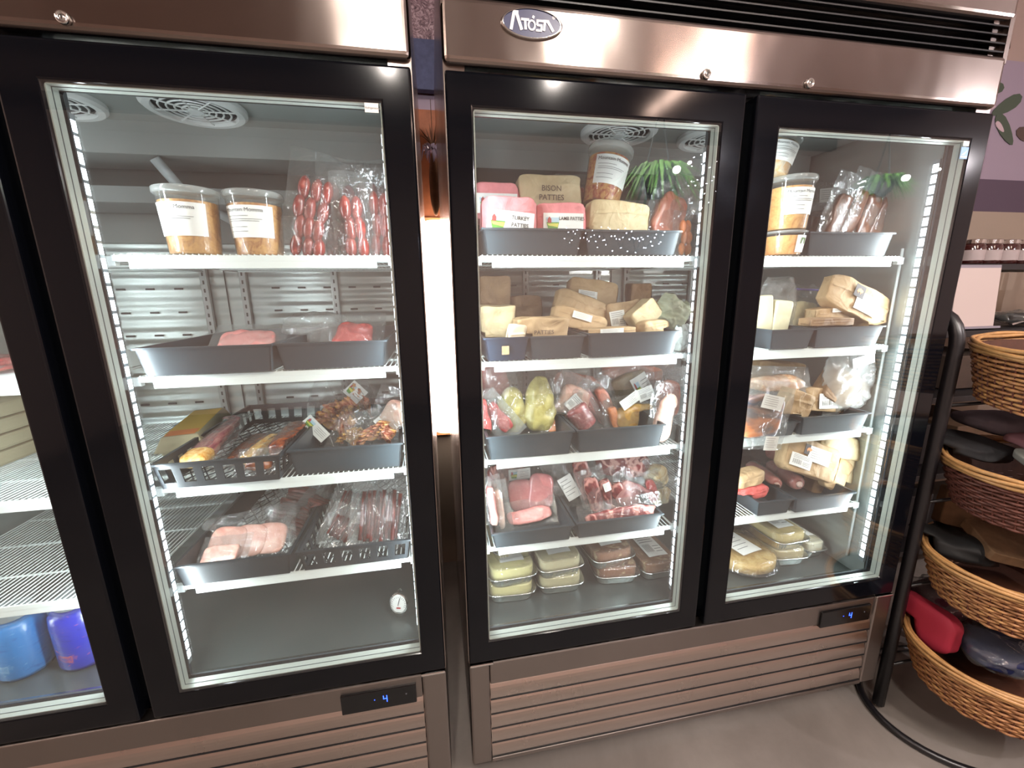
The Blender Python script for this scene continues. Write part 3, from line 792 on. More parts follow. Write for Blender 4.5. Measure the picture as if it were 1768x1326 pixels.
def foil_tray(label, x, y, z, w, d, food, food2, group=None, yaw=0, tilt=0, lid_label=True, h=.058, style='bar', roll=0):
    t_ = thing('foil_tray', label, 'foil tray', (x, y, z), (R(tilt), R(roll), R(yaw)), group=group)
    al = simple('crinkled_foil', 'd8dad8', .22, 1, bump=(60, .4, .002))
    n = 72; hf = h*.56
    def rr(a, ww, dd, rp=0):
        c, s = math.cos(a), math.sin(a); k = .35
        x_ = math.copysign(abs(c)**k, c)*ww/2; y_ = math.copysign(abs(s)**k, s)*dd/2
        q = 1+rp*math.sin(a*n/2.0)
        return x_*q, y_*q
    m = MB(); prof = [(.86, 0, .0), (.865, .004, .012), (.95, hf*.9, .012), (.96, hf, .0), (1.06, hf+.001, 0.004), (1.07, hf+.004, .004), (1.05, hf+.005, 0)]
    vs = []; fs = []
    for s_, zz, rp in prof:
        for j in range(144):
            a = 2*math.pi*j/144; X_, Y_ = rr(a, w*s_, d*s_-(.0 if s_ < 1 else .0), rp); vs.append((X_, Y_, zz))
    for i in range(len(prof)-1):
        for j in range(144): fs.append((i*144+j, i*144+(j+1) % 144, (i+1)*144+(j+1) % 144, (i+1)*144+j))
    fs.append(tuple(range(143, -1, -1)))
    m.add(vs, fs).build('foil_pan', al, t_, smooth=True)
    f = meat('food_%s' % food, [food2, food, food, 'dcc9a0'], 28, rough=.5, bump=.6, dist=1)
    m = MB(); vs = []; fs = []; sd = rnd(); pf = [(.90, hf*.6), (.915, hf+.004), (.905, h*.93), (.86, h*.985), (.70, h*.975), (.5, h*.985), (.3, h*.97), (.1, h*.98)]
    for s_, zz in pf:
        for j in range(72):
            a = 2*math.pi*j/72; X_, Y_ = rr(a, w*s_, d*s_); q = noise.noise(Vector((X_*60, Y_*60, zz*40))+sd)*.0022 if s_ < .9 else 0; vs.append((X_, Y_, zz-abs(q)))
    for i in range(len(pf)-1):
        for j in range(72): fs.append((i*72+j, i*72+(j+1) % 72, (i+1)*72+(j+1) % 72, (i+1)*72+j))
    fs.append(tuple((len(pf)-1)*72+j for j in range(72)))
    m.add(vs, fs).build('food', f, t_, smooth=False)
    m = MB(); vs = []; fs = []
    prof = [(1.05, hf+.005, 0), (1.0, hf+.006, 0), (.955, hf+.008, .012), (.925, h*.97, .012), (.88, h+.002, .003), (.86, h+.004, 0), (.80, h+.002, 0), (.4, h+.003, 0)]
    for s_, zz, rp in prof:
        for j in range(144):
            a = 2*math.pi*j/144; X_, Y_ = rr(a, w*s_, d*s_, rp); vs.append((X_, Y_, zz))
    for i in range(len(prof)-1):
        for j in range(144): fs.append((i*144+j, i*144+(j+1) % 144, (i+1)*144+(j+1) % 144, (i+1)*144+j))
    fs.append(tuple((len(prof)-1)*144+j for j in range(144)))
    m.add(vs, fs).build('plastic_lid', PLID, t_, smooth=False)
    if lid_label:
        o = card(t_, 0, 0, w*.5, d*.62, 0, style=style)
        o.rotation_euler = (R(-90), 0, R(0)); o.location = (w*.02, d*.02, h+.0052)
    return t_
# ================================================================ GOODS IN THE LEFT COOLER, RIGHT-HAND BAY
BACON = meat('bacon_meat', ['6d2f36', 'a8525a', 'c98a80', 'e6c9b4'], 16, (2.5, 2.5, .7), .25, .3)
BACONF = meat('smoked_fat', ['b8702e', 'e8a548', 'f5cf86', 'f7e2b4'], 40, bump=.5)
RIBS = meat('smoked_ribs', ['351511', '6e2e1c', 'a4562c', 'c9924a'], 26, (1, 1, 1), .25, .6)
HAM = meat('ham', ['c98478', 'e2a596', 'ecbcae', 'f0cdbd'], 14, rough=.3, bump=.2)
JERKY = meat('jerky', ['230d0b', '4a1a18', '6e2a24', '8a4438'], 45, (2, 2, .5), .3, .6)
SAUS = meat('sausage_red', ['5a1c1a', '7e2c28', '984038', 'b06052'], 30, rough=.2, bump=.25)
SAUSD = meat('sausage_dark', ['3c1a1e', '5e2a30', '7a3c40', '905454'], 30, rough=.2, bump=.25)
RUFF = meat('shaved_ham', ['7a2c26', 'b4644c', 'd8a488', 'e0a850', 'f0d8c4'], 30, rough=.25, bump=.4)
RED = meat('red_meat', ['6f1f22', 'a13a3a', 'bd5450', 'd69288'], 18, rough=.25, bump=.3)
PINK = meat('pink_meat', ['b8625e', 'd98480', 'e29a94', 'ecc0b4'], 15, rough=.25, bump=.25)
CHOP = meat('pink_chop', ['bf6a6c', 'd07c7c', 'dc9290'], 9, rough=.25, bump=.2)
DARK = meat('dark_red_meat', ['3c1216', '6a2428', '8c3a3c', 'b06c64'], 16, (1, 1, .6), .2, .4, marble='c98a80', msc=22)
STEAKM = meat('marbled_steak', ['5c1a20', '7d2a30', '95393c'], 14, rough=.2, bump=.3, marble='dca49a', msc=18)
FATM = meat('pale_fat', ['b88a5c', 'dcc08a', 'efe0b4', 'f4ecd4'], 24, rough=.3, bump=.5)
YEL = meat('yellow_marinade', ['a09048', 'bcb064', 'ccc27c', 'dad2a0'], 30, rough=.35, bump=.4)
MUST = meat('mustard_breast', ['a8742a', 'cf9c48', 'e0b460', 'ecc880'], 24, rough=.3, bump=.4)
SALM = meat('salmon', ['a8584a', 'cf7c68', 'e09a84', 'e8b8a4'], 16, (1, 1, 1), .3, .3)
ORNG = meat('orange_fillet', ['c8683a', 'e08a58', 'eba478'], 14, rough=.3, bump=.2)
FLESH = meat('pale_flesh', ['cf8e80', 'e8b09c', 'f2cdb8', 'f6dcc8'], 14, rough=.3, bump=.2)
CREAM = meat('cream_cheese', ['cfc8a4', 'e4deba', 'efeacb'], 12, rough=.4, bump=.2)

# top shelf
tub('clear tub of orange soup left of its twin, label turned left', 340, 437, .0575, .133, .165, z0=1.4395, group='white-labelled soup tubs on the top shelf', food='c08c58', food2='946a3c')
tub('clear tub of orange soup beside the red sausage packs', 451, 437, .0575, .133, .185, z0=1.4395, group='white-labelled soup tubs on the top shelf', food='b57c4c', food2='8c5c34')
sx = [(533, 376, 50, 122, 14, SAUS, .19), (583, 381, 42, 116, 6, SAUSD, .22), (610, 392, 34, 92, 0, SAUS, .17), (633, 380, 30, 118, 2, SAUSD, .24), (655, 388, 30, 100, 4, SAUS, .19), (672, 380, 30, 110, -2, SAUSD, .25)]
sl = ['leftmost upright vacuum bag of red sausage links, leaning right', 'second bag of sausage links from the soup tubs', 'short bright red sausage links in front of the darker bags', 'dark sausage links standing in a tall clear bag', 'red sausage links in front at the door edge', 'rearmost dark sausage links half behind the door frame']
for (px, py, w_, h_, rl, m_, y_), l_ in zip(sx, sl):
    pack(l_, px, py, w_, h_, y_, 'links', m_, t=.034, roll=rl, name='sausage_pack', cat='sausages', group='bagged sausage links on the top shelf', pull=.055, core='sausage_links', film=FILM)

# second shelf: two shallow trays
z = SH[1]
tray('shallow black tray with a scuffed front on the second shelf', -.590, -.338, z, .059, .078, group='shallow black trays')
tray('shallow black tray holding the big clear bag and red roast', -.330, -.105, z, .059, .085, group='shallow black trays')
pack('flat clear pack of pink meat lying in the scuffed tray', 425, 590, 95, 30, .21, 'slab', PINK, t=.022, tilt=58, film=FILMC, name='meat_pack')
pack('bright red beef pack at the right end of the shallow tray', 607, 583, 66, 44, .24, 'lump', RED, t=.035, tilt=40, roll=4, name='meat_pack')
def loose_bag(label, px, py, wpx, hpx, y, film=None, t=.05, roll=0, tilt=0, name='clear_bag', cat='plastic bag', group=None, cards=()):
    c, w_, h_ = place(px, py, wpx, hpx, y, tilt); sd = rnd(); m = MB()
    for sg in (-1, 1):
        def fn(u, v):
            x = (u*2-1); zz = (v*2-1); b = max(0, (1-abs(x)**3)*(1-abs(zz)**3))**.6
            n = noise.noise(Vector((x*2.2, zz*2.2, sg))+sd); n2 = noise.noise(Vector((x*6, zz*6, sg*2))+sd)
            return (x*w_/2*(1-.25*max(0, zz)**2*(1+n)), sg*t/2*b*(1+n*.6)+n2*.008, zz*h_/2+n*.012*(1 if zz > 0 else .2))
        m.grid(fn, 26, 26)
    o = m.build(name, film or FILMW, None, smooth=True, loc=c); orient(o, roll, tilt, 0); tag(o, label, cat, group)
    for (cx, cz, cw, ch, st, *wd) in cards: card(o, cx*w_/2, cz*h_/2, cw*w_, ch*h_, -t/2-.006, style=st, roll=wd[0] if wd else 0)
    return o
loose_bag('big empty-looking clear bag draped over the second shelf tray', 545, 566, 120, 50, .24, FILMW, .03, tilt=35)

# third shelf: slotted basket with bacon, tray with shaved ham, egg carton
z = SH[2]
tray('black slotted basket filled with bacon and smoked ribs', -.603, -.352, z, .061, .076, .49, name='slotted_basket', cat='basket', kind='slots', mt=TRAY2, group='slotted plastic baskets')
tray('black tray of shaved ham packs on the third shelf', -.338, -.088, z, .063, .095, .47, group='shallow black trays')
def bar_pack(label, p0, p1, wd, t, mt, film=FILM, mt2=None, z0=None, name='bacon_pack', cat='bacon', core='meat_slab', up=0):
    """long pack lying on the shelf from photo point p0 (near end) to p1 (far end)"""
    a = at(*p0, z=z0); b2 = at(*p1, z=z0+up); d = b2-a; L = d.length; yaw = math.degrees(math.atan2(-d.x, d.y))
    t_ = thing(name, label, cat, (a+b2)/2); t_.rotation_euler = (Matrix.Rotation(R(yaw), 3, 'Z') @ Matrix.Rotation(math.asin(d.z/L)-R(90), 3, 'X')).to_euler()
    m = MB(); ellip(m, wd, L, t, .4, .6, .003, 30, 24, 30); m.build(core, mt, t_, smooth=True)
    if mt2: ellip(MB(), wd*1.04, L*.24, t*1.1, .6, .7, .003, 30, c=(0, 0, -L*.40)).build('fat_end', mt2, t_, smooth=True)
    film_sheet(wd, L, t, amp=.003).build('plastic_film', film, t_, smooth=True)
    return t_
bar_pack('long pale bacon slab with golden end in the slotted basket', (332, 800), (402, 722), .058, .030, BACON, z0=z+.035, mt2=BACONF, up=.02)
bar_pack('dark smoked rib slab in the middle of the slotted basket', (405, 800), (455, 752), .060, .028, RIBS, z0=z+.022, name='rib_pack', cat='smoked meat')
bar_pack('narrow smoked rib strip with golden ends beside the rolled meat', (420, 800), (480, 752), .036, .028, BACONF, z0=z+.040, name='rib_pack', cat='smoked meat', up=.02)
bar_pack('rolled smoked meat with a red cut face at the basket edge', (478, 782), (520, 735), .055, .045, RIBS, z0=z+.060, name='rolled_meat_pack', cat='smoked meat', up=.015)
pack('dark smoked piece seen behind the slots of the basket', 440, 805, 40, 20, .135, 'lump', RIBS, t=.03, tilt=50, name='meat_pack')
pack('large fan of shaved ham with a green farm label below', 576, 722, 70, 78, .25, 'ruffle', RUFF, t=.045, roll=14, tilt=28, cards=[(-.6, -.72, .72, .24, 'farm', 34)], name='shaved_ham_pack', cat='sliced meat')
pack('narrow ham pack standing behind with a yellow-green label', 614, 694, 34, 66, .30, 'ruffle', RUFF, t=.03, roll=-22, tilt=20, cards=[(.35, .35, .95, .40, 'farm', 68)], name='shaved_ham_pack', cat='sliced meat')
pack('shaved ham pile at the tray front, curled and orange edged', 645, 752, 58, 40, .19, 'ruffle', RUFF, t=.04, roll=-10, tilt=20, name='shaved_ham_pack', cat='sliced meat')
pack('small golden ham fan leaning left at the tray front', 607, 757, 42, 50, .20, 'ruffle', BACONF, t=.035, roll=25, tilt=20, name='shaved_ham_pack', cat='sliced meat')
pack('pale smooth poultry pack cut off by the door frame', 684, 722, 50, 50, .22, 'lump', FLESH, t=.04, roll=20, tilt=20, cards=[(-.45, -.95, .8, .22, 'lines', 32)], name='poultry_pack', cat='packed meat')
def egg_carton():
    a = at(300, 770, z=z+.03); t_ = thing('egg_carton', 'tan paper egg carton with yellow and orange print', 'egg carton', (-.668, .385, z+.002), (0, 0, R(12)))
    pc = simple('carton_pulp', 'a8a284', .8, bump=(90, .4, .002)); L, W, H = .30, .105, .07
    m = MB()
    for j in range(6):
        for i in range(2):
            m.lathe([(.016, 0), (.021, .02), (.0255, .035)], 14, M=Matrix.Translation(((i-.5)*W*.48, (j-2.5)*L/6*.96, 0)))
    m.box(-W/2, W/2, -L/2, L/2, .033, .037); m.build('carton_base', pc, t_, smooth=False)
    m = MB()
    m.add([(-W/2, -L/2, .037), (W/2, -L/2, .037), (W/2, L/2, .037), (-W/2, L/2, .037), (-W*.36, -L*.46, H), (W*.36, -L*.46, H), (W*.36, L*.46, H), (-W*.36, L*.46, H)], [(0, 1, 5, 4), (1, 2, 6, 5), (2, 3, 7, 6), (3, 0, 4, 7), (4, 5, 6, 7)])
    lid = m.build('carton_lid', pc, t_, bevel=.004)
    MB().box(-W*.34, W*.34, -L*.40, L*.40, H+.0002, H+.0008).build('carton_print', simple('carton_yellow', 'c9a445', .7), lid)
    MB().box(-W*.30, W*.30, -L*.45, -L*.30, H+.0008, H+.0014).build('carton_band', simple('carton_orange', 'd07a42', .7), lid)
    k = MB()
    for i in range(3): k.box(W*.5-.0165+.0056*i, W*.5-.0148+.0056*i, -L*.36, L*.25, H-.009-.008*i+.0, H-.006-.008*i)
    k.build('carton_lines', INKSOFT, lid)
egg_carton()

# fourth shelf
z = SH[3]
tray('long black tray with net bottom holding pink ham slices', -.606, -.362, z, .058, .082, .52, name='net_tray', cat='tray', kind='netsolid', mt=TRAY2)
tray('black slotted basket of meat sticks beside the long tray', -.345, -.085, z, .058, .085, .50, name='slotted_basket', cat='basket', kind='slots', mt=TRAY2, group='slotted plastic baskets')
pack('three pink ham slices fanned in a vacuum pack', 425, 938, 120, 58, .20, 'slices', HAM, t=.028, tilt=48, roll=-8, name='ham_pack', cat='ham slices', core='ham_slices')
pack('second ham pack under the fanned slices at tray front', 378, 962, 60, 28, .16, 'slab', HAM, t=.018, tilt=58, name='ham_pack', cat='ham slices')
pack('flat bag of dark jerky behind the ham slices', 503, 876, 84, 34, .36, 'sticks', JERKY, t=.016, tilt=66, roll=-70, film=FILMC, name='jerky_bag', cat='jerky')
pack('second jerky bag crossing in front of the first', 532, 893, 76, 30, .30, 'sticks', JERKY, t=.016, tilt=62, roll=-62, film=FILMC, name='jerky_bag', cat='jerky')
loose_bag('crumpled clear bag at the back of the net tray', 556, 835, 56, 40, .46, FILMC, .03, tilt=40)
pack('upright bag of dark meat sticks in the slotted basket', 655, 894, 62, 82, .20, 'sticks', JERKY, t=.024, roll=6, tilt=28, film=FILMC, pull=.05, name='meat_stick_bag', cat='meat sticks', core='meat_sticks')
pack('meat stick bag half hidden behind the upright one', 603, 888, 44, 66, .25, 'sticks', JERKY, t=.02, roll=22, tilt=30, film=FILMC, name='meat_stick_bag', cat='meat sticks', core='meat_sticks')
pack('small stick bag resting at the basket left end', 590, 916, 40, 36, .19, 'sticks', JERKY, t=.02, roll=30, tilt=40, film=FILMC, name='meat_stick_bag', cat='meat sticks', core='meat_sticks')
loose_bag('smoky clear bag leaning at the back of the slotted basket', 622, 838, 60, 34, .40, FILMC, .03, tilt=35)

def thermometer():
    c = at(690, 1064, z=ZFL+.001); t_ = thing('fridge_thermometer', 'oval steel dial thermometer standing on the empty cooler floor', 'thermometer', (c.x, c.y, ZFL+.001), (R(-6), 0, R(-14)))
    m = MB(); m.lathe([(.030, -.001), (.030, .006), (.027, .0075), (.026, .005), (.001, .005)], 36, M=Matrix.Translation((0, 0, .042)) @ Matrix.Rotation(R(90), 4, 'X'), sx=.86, sy=1.08)
    m.build('dial_case', CHROME, t_, smooth=False)
    MB().lathe([(.0255, .0052), (.001, .0054)], 30, M=Matrix.Translation((0, 0, .042)) @ Matrix.Rotation(R(90), 4, 'X'), sx=.86, sy=1.08, capb=False).build('dial_face', PAPERW, t_)
    k = MB()
    for i in range(15):
        a_ = R(-210+i*240/14); k.box(-.0004, .0004, -.0062, -.0057, .017, .021, M=Matrix.Translation((0, 0, .042)) @ Matrix.Rotation(a_+R(90), 4, 'Y'))
    k.build('dial_marks', INK, t_)
    MB().box(-.0007, .0007, -.007, -.0063, -.006, .017, M=Matrix.Translation((0, 0, .042)) @ Matrix.Rotation(R(14), 4, 'Y')).build('dial_needle', INK, t_)
    MB().box(-.006, .006, -.0064, -.0058, .027, .031).build('red_mark', simple('dial_red', 'b03030', .5), t_)
    MB().poly([(-.020, .016), (.020, .016), (.006, 0), (0, 0), (-.006, 0)], -.006, -.002).build('stand_tab', CHROME, t_)
    MB().tube([(0, -.002, .070), (0, -.002, .080), (.006, -.002, .085), (.009, -.002, .080)], .0022, 6).build('hook', CHROME, t_)
thermometer()

# ---------------------------------------------------------------- left cooler, left bay (only its right edge shows)
z = SH[1]
def meat_at(label, x, y, zz, w_, d_, h_, mt, film=FILM, name='meat_pack', cat='packed meat', roll=0):
    t_ = thing(name, label, cat, (x, y, zz+h_/2+.004)); t_.rotation_euler = (R(-90), 0, R(roll))
    ellip(MB(), w_, d_, h_, .5, .6, .004, 25).build('meat', mt, t_, smooth=True)
    film_sheet(w_, d_, h_).build('plastic_film', film, t_, smooth=True); return t_
meat_at('pack of red and white meat at the far left edge', -.985, .22, z, .15, .16, .035, RED)
for k in range(4):
    p = thing('tan_carton', ['lowest', 'second lowest', 'third', 'topmost'][k]+' tan carton of the stack at the left edge', 'carton', (-1.155+.004*k, .40, SH[2]+.004+k*.0405), group='tan cartons stacked at the left edge')
    MB().box(-.085, .085, -.14, .14, 0, .038).build('carton_body', simple('carton_pulp', 'a8a284', .8), p, bevel=.008)
    MB().box(-.06, .05, -.1415, -.14, .008, .026).build('carton_patch', INKSOFT, p)
def blue_jar(label, x, y, r, h, c1, c2, group, c3='c9d4e0'):
    t_ = thing('detergent_jar', label, 'jar', (x, y, ZFL+.001), group=group)
    wrapm = meat('wrap_'+c1, [c2, c1, c1, c3], 9, (1.2, 1.2, 3), .2, .2, dist=2.5)
    MB().lathe([(r*.92, 0), (r, .012), (r, h*.60), (r*.96, h*.72), (r*.80, h*.78)], 36).build('jar_body', wrapm, t_, smooth=True)
    MB().lathe([(r*.84, h*.77), (r*.92, h*.80), (r*.92, h*.96), (r*.86, h), (r*.3, h)], 36).build('jar_cap', PLID, t_, smooth=True)
    MB().lathe([(r*.7, h*.80), (r*.7, h*.90)], 24).build('cap_core', simple('cap_grey', '9fa8ac', .3), t_)
blue_jar('sky blue plastic-wrapped jar under the lowest left shelf', -1.042, .20, .052, .19, '2c7fc4', '1b5a9c', 'blue jars on the left cooler floor', '7fb6dc')
blue_jar('deep blue jar with red and white swoosh at the door edge', -.915, .205, .052, .20, '2a36b8', '171f86', 'blue jars on the left cooler floor', 'e06a5c')
blue_jar('dark blue jar between the sky blue and swoosh jars', -.975, .31, .045, .165, '2c4a86', '203662', 'blue jars on the left cooler floor')
blue_jar('grey-blue jar cut off by the left picture edge', -1.155, .21, .05, .17, '4a6aa4', '2a4478', 'blue jars on the left cooler floor')

# ================================================================ GOODS IN THE RIGHT COOLER, LEFT BAY
z = SH[0]
G1 = 'meat in the top shelf trays'
tray('deep black tray of pink patty packs on the top shelf', .122, .352, z, .0565, .092, .42, group='deep black top-shelf trays')
tray('deep black tray holding a brown packet, beside the patty tray', .362, .600, z, .0555, .092, .42, group='deep black top-shelf trays')
packet('pink paper pack labelled turkey patties in front', 881, 372, 90, 64, .155, .06, PINKP, roll=2, cards=[(.0, -.42, .86, .62, 'farm', ['TURKEY', 'PATTIES'], 3)], pinch=.35, name='patty_pack', cat='patty pack')
packet('pink paper pack labelled lamb patties beside the turkey pack', 971, 378, 86, 56, .165, .06, PINKP, roll=0, cards=[(.02, -.30, .78, .62, 'farm', ['LAMB PATTIES'], 0)], pinch=.35, name='patty_pack', cat='patty pack')
packet('pink patty pack behind at the left door edge', 858, 348, 74, 66, .26, .06, PINKP, cards=[(.0, -.12, .9, .5, 'farm', ['TURKEY'], 0)], pinch=.3, name='patty_pack', cat='patty pack')
packet('square brown pack stamped bison patties at the back', 951, 338, 102, 72, .27, .06, KRAFTL, r=.10, words=[('BISON', .20, 1), ('PATTIES', -.22, 1)], seam=False, name='patty_pack', cat='patty pack', wsz=.019)
pack('pink wrapped loaf behind the lamb patty pack', 1000, 345, 46, 50, .30, 'lump', PINK, t=.05, film=FILMW)
tub('tilted clear tub of tomato soup leaning at the back', 1036, 357, .060, .150, .27, roll=13, tilt=6, food='b5583c', food2='8a3a26', group='white-labelled soup tubs on the top shelf')
packet('blank brown paper packet leaning in the right tray', 1072, 375, 100, 56, .160, .055, KRAFTL, roll=3, r=.22, name='paper_packet')
pack('pink meat in a tall clear bag leaning right', 1160, 372, 46, 70, .22, 'slab', SALM, t=.04, roll=24, film=FILMC, pull=.05)
loose_bag('cloudy upright bag behind the pink meat bag', 1165, 335, 50, 80, .32, FILMC, .03, roll=18)
pack('small orange sausage links at the end of the top shelf', 1188, 410, 16, 52, .16, 'links', ORNG, t=.024, film=FILM, name='sausage_pack', cat='sausages', core='sausage_links')

z = SH[1]
tray('low dark blue bin at the left door edge on the second shelf', .118, .222, z, .056, .085, .40, name='dark_bin', cat='bin', mt=simple('navy_bin', '1e2a38', .35))
tray('low black bin between the navy bin and the wide tray', .226, .362, z, .056, .085, .40, name='dark_bin', cat='bin')
tray('black tray heaped with brown paper packets', .372, .610, z, .059, .080, .42, group='shallow black trays')
MB().box(0, .017, 0, .001, 0, .020).build('paper_tag', KRAFT, None, loc=(.158, .0855, z+.018)); tag(bpy.data.objects['paper_tag'], 'small tan paper tag stuck on the navy bin front', 'tag')
packet('pale tan box at the left door edge of the second shelf', 862, 555, 62, 54, .16, .09, KRAFTL, r=.08, seam=False, name='paper_box', cat='box')
packet('dark brown box above the pale tan box', 856, 503, 54, 54, .27, .09, KRAFTD, r=.08, seam=False, name='paper_box', cat='box')
packet('brown pack stamped patties lying in the black bin', 938, 568, 84, 36, .145, .07, KRAFT, r=.12, words=[('PATTIES', -.45, 1)], seam=False, name='patty_pack', cat='patty pack', wsz=.014)
packet('cream wooden-looking wedge packet hanging over the bins', 892, 585, 26, 46, .105, .03, simple('pale_cream_paper', 'e6d3b4', .6), roll=8, name='paper_packet')
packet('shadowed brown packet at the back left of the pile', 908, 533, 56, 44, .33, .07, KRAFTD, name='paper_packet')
P = 'brown paper packets heaped on the second shelf'
packet('topmost brown packet of the heap with stamp and barcode', 1026, 508, 82, 46, .27, .055, KRAFT, roll=9, tilt=12, cards=[(-.28, -.42, .40, .42, 'bar', None, 0)], words=None, name='paper_packet', group=P)
packet('long brown packet under the topmost one', 1010, 532, 96, 40, .23, .055, KRAFT, roll=20, tilt=10, r=.3, name='paper_packet', group=P)
packet('lowest long brown packet with a white label strip', 1004, 556, 92, 34, .18, .055, KRAFT, roll=17, tilt=10, r=.3, cards=[(-.02, .35, .36, .34, 'lines', None, 0)], name='paper_packet', group=P)
packet('flat brown packet with a white strip at the tray rim', 1050, 574, 96, 13, .14, .05, KRAFT, roll=-2, cards=[(.1, .4, .4, .6, 'lines', None, 0)], name='paper_packet', group=P, amp=.0015)
packet('brown packet with a white barcode label in the heap centre', 1080, 548, 62, 50, .20, .055, KRAFT, roll=-8, tilt=10, cards=[(-.5, -.15, .42, .58, 'bar', None, 0)], name='paper_packet', group=P)
packet('pale brown packet tipped on its corner at the heap right', 1117, 545, 48, 38, .165, .05, KRAFTL, roll=-38, tilt=5, r=.14, name='paper_packet', group=P)
packet('small round-ended packet under the tipped one', 1132, 566, 46, 24, .15, .045, KRAFT, roll=-8, r=.5, name='paper_packet', group=P)
loose_bag('greenish white bag of dumplings at the shelf end', 1160, 538, 62, 52, .22, simple('pale_green_bag', 'c4ceb0', .3, coat=.6, bump=(40, .6, .004)), .05, roll=28, name='filled_bag', cat='bagged food')
loose_bag('white folded bag standing below the green bag', 1178, 585, 30, 46, .13, simple('white_bag', 'd3dcd6', .35, coat=.4, bump=(40, .5, .004)), .03, roll=-6, name='folded_bag', cat='plastic bag')
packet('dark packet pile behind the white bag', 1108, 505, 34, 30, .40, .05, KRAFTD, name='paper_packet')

z = SH[2]
tray('black tray under the yellow marinated chicken', .118, .338, z, .064, .085, .44, group='shallow black trays')
tray('black tray under the salmon and mustard packs', .350, .590, z, .063, .085, .44, group='shallow black trays')
pack('two yellow marinated chicken breasts in one vacuum pack', 911, 702, 96, 96, .165, 'fillets', YEL, t=.045, tilt=12, roll=4, name='chicken_pack', cat='chicken breasts', core='chicken_breasts')
pack('red cut meat in a white-backed pack at the left tray edge', 862, 722, 22, 54, .175, 'slab', RED, t=.02, roll=-38, film=FILMW)
pack('red meat sliver at the left door edge, third shelf', 838, 722, 16, 54, .16, 'slab', RED, t=.03, roll=-8, film=FILM)
pack('pink meat behind the yellow chicken on the left', 855, 660, 44, 60, .27, 'lump', PINK, t=.03, roll=-10, film=FILMC)
pack('orange fillet corner poking out beside the yellow chicken', 968, 736, 42, 20, .15, 'slab', ORNG, t=.02, roll=-8, tilt=30, film=FILM)
pack('white bag with a curved barcode label in the tray centre', 990, 698, 50, 56, .19, 'slab', FLESH, t=.03, roll=28, film=FILMW, cards=[(.0, .05, .5, .45, 'bar', 20)])
pack('dark pink sausage roll with round spots at the tray front', 1008, 724, 38, 42, .16, 'tube', meat('spotted_roll', ['8a4448', 'a86464', 'd6b0a8'], 30), t=.04, roll=-32, name='meat_roll', cat='meat roll')
pack('long pink strip leaning beside the spotted roll', 1030, 705, 20, 72, .20, 'slab', PINK, t=.025, roll=-36, film=FILMC)
pack('second pink strip ending at the tray rim', 1052, 705, 18, 72, .185, 'slab', SALM, t=.025, roll=-26, film=FILMC)
pack('salmon coloured fillet lying across the pile', 1000, 664, 80, 34, .26, 'lump', SALM, t=.035, roll=14, tilt=25, film=FILMC, name='fish_pack', cat='fish')
pack('long salmon slab on top near the shelf above', 1095, 645, 100, 26, .26, 'slab', SALM, t=.035, roll=8, tilt=20, film=FILMC, name='fish_pack', cat='fish')
pack('grey-brown frozen slab behind the top salmon', 1110, 634, 110, 16, .36, 'slab', simple('grey_frozen_meat', '8a7a74', .4, vary=20), t=.03, roll=4, film=FILMC)
pack('golden mustard chicken breast with two white labels above', 1100, 722, 66, 38, .155, 'lump', MUST, t=.045, roll=-8, tilt=8, film=FILMC, cards=[(-.25, 1.6, .5, .45, 'lines', -24), (.55, 1.9, .40, .55, 'bar', -10)], name='chicken_pack', cat='chicken breasts')
pack('small orange slice beside the golden chicken', 1062, 722, 12, 36, .165, 'slab', ORNG, t=.02, roll=-14, film=FILM)
pack('greenish grey pack with a round leaf label', 1092, 672, 60, 50, .235, 'slab', simple('grey_green_meat', '968a70', .4, vary=20), t=.03, roll=-18, film=FILMC, cards=[(.5, .0, .45, .8, 'farm', -12)])
pack('pale pink fish tail hanging down at the shelf end', 1152, 726, 26, 76, .125, 'lump', FLESH, t=.03, roll=12, film=FILM, name='fish_pack', cat='fish')
pack('pink fillet behind the hanging tail', 1158, 690, 40, 60, .20, 'lump', SALM, t=.03, roll=-6, film=FILMC, name='fish_pack', cat='fish')
loose_bag('whitish clear bag at the right end of the third shelf', 1165, 652, 42, 46, .22, FILMW, .02, roll=12)

z = SH[3]
tray('black tray under the pink pork chops', .124, .340, z, .048, .080, .44, group='shallow black trays')
tray('black tray under the dark red steaks', .352, .598, z, .051, .080, .44, group='shallow black trays')
pack('pair of large pink pork chops in clear vacuum film', 920, 851, 76, 66, .175, 'chops', CHOP, t=.030, tilt=20, name='pork_chop_pack', cat='pork chops', core='pork_chops')
pack('flat pink meat pack under the pork chops', 915, 894, 72, 24, .145, 'slab', PINK, t=.022, tilt=40, roll=-4)
pack('tall pink strip pack at the left door edge', 851, 878, 12, 62, .135, 'slab', PINK, t=.03, roll=-6)
pack('second tall pink strip with white fat edge', 863, 882, 13, 62, .14, 'slab', FLESH, t=.03, roll=-8, film=FILMC)
pack('dark shadowed meat behind with a farm label', 878, 832, 62, 56, .28, 'slab', DARK, t=.03, roll=-8, film=FILMC, cards=[(.6, .35, .55, .30, 'farm', 6)])
pack('labelled clear bag hanging between the two meat trays', 982, 840, 26, 84, .20, 'slab', FILMC, t=.02, roll=-28, film=FILMC, cards=[(.0, .0, .9, .5, 'lines', 0)], name='clear_bag', cat='plastic bag', core='bag_fold')
pack('large marbled steak pack on top of the right tray', 1082, 806, 92, 44, .20, 'lump', STEAKM, t=.035, roll=6, tilt=35, name='steak_pack', cat='steak', core='steak')
pack('dark red strip pack left of the marbled steak', 1012, 835, 26, 76, .19, 'slab', DARK, t=.03, roll=-14)
pack('dark meat pack standing second in the right tray', 1030, 862, 24, 72, .165, 'slab', DARK, t=.025, roll=-16, film=FILMC)
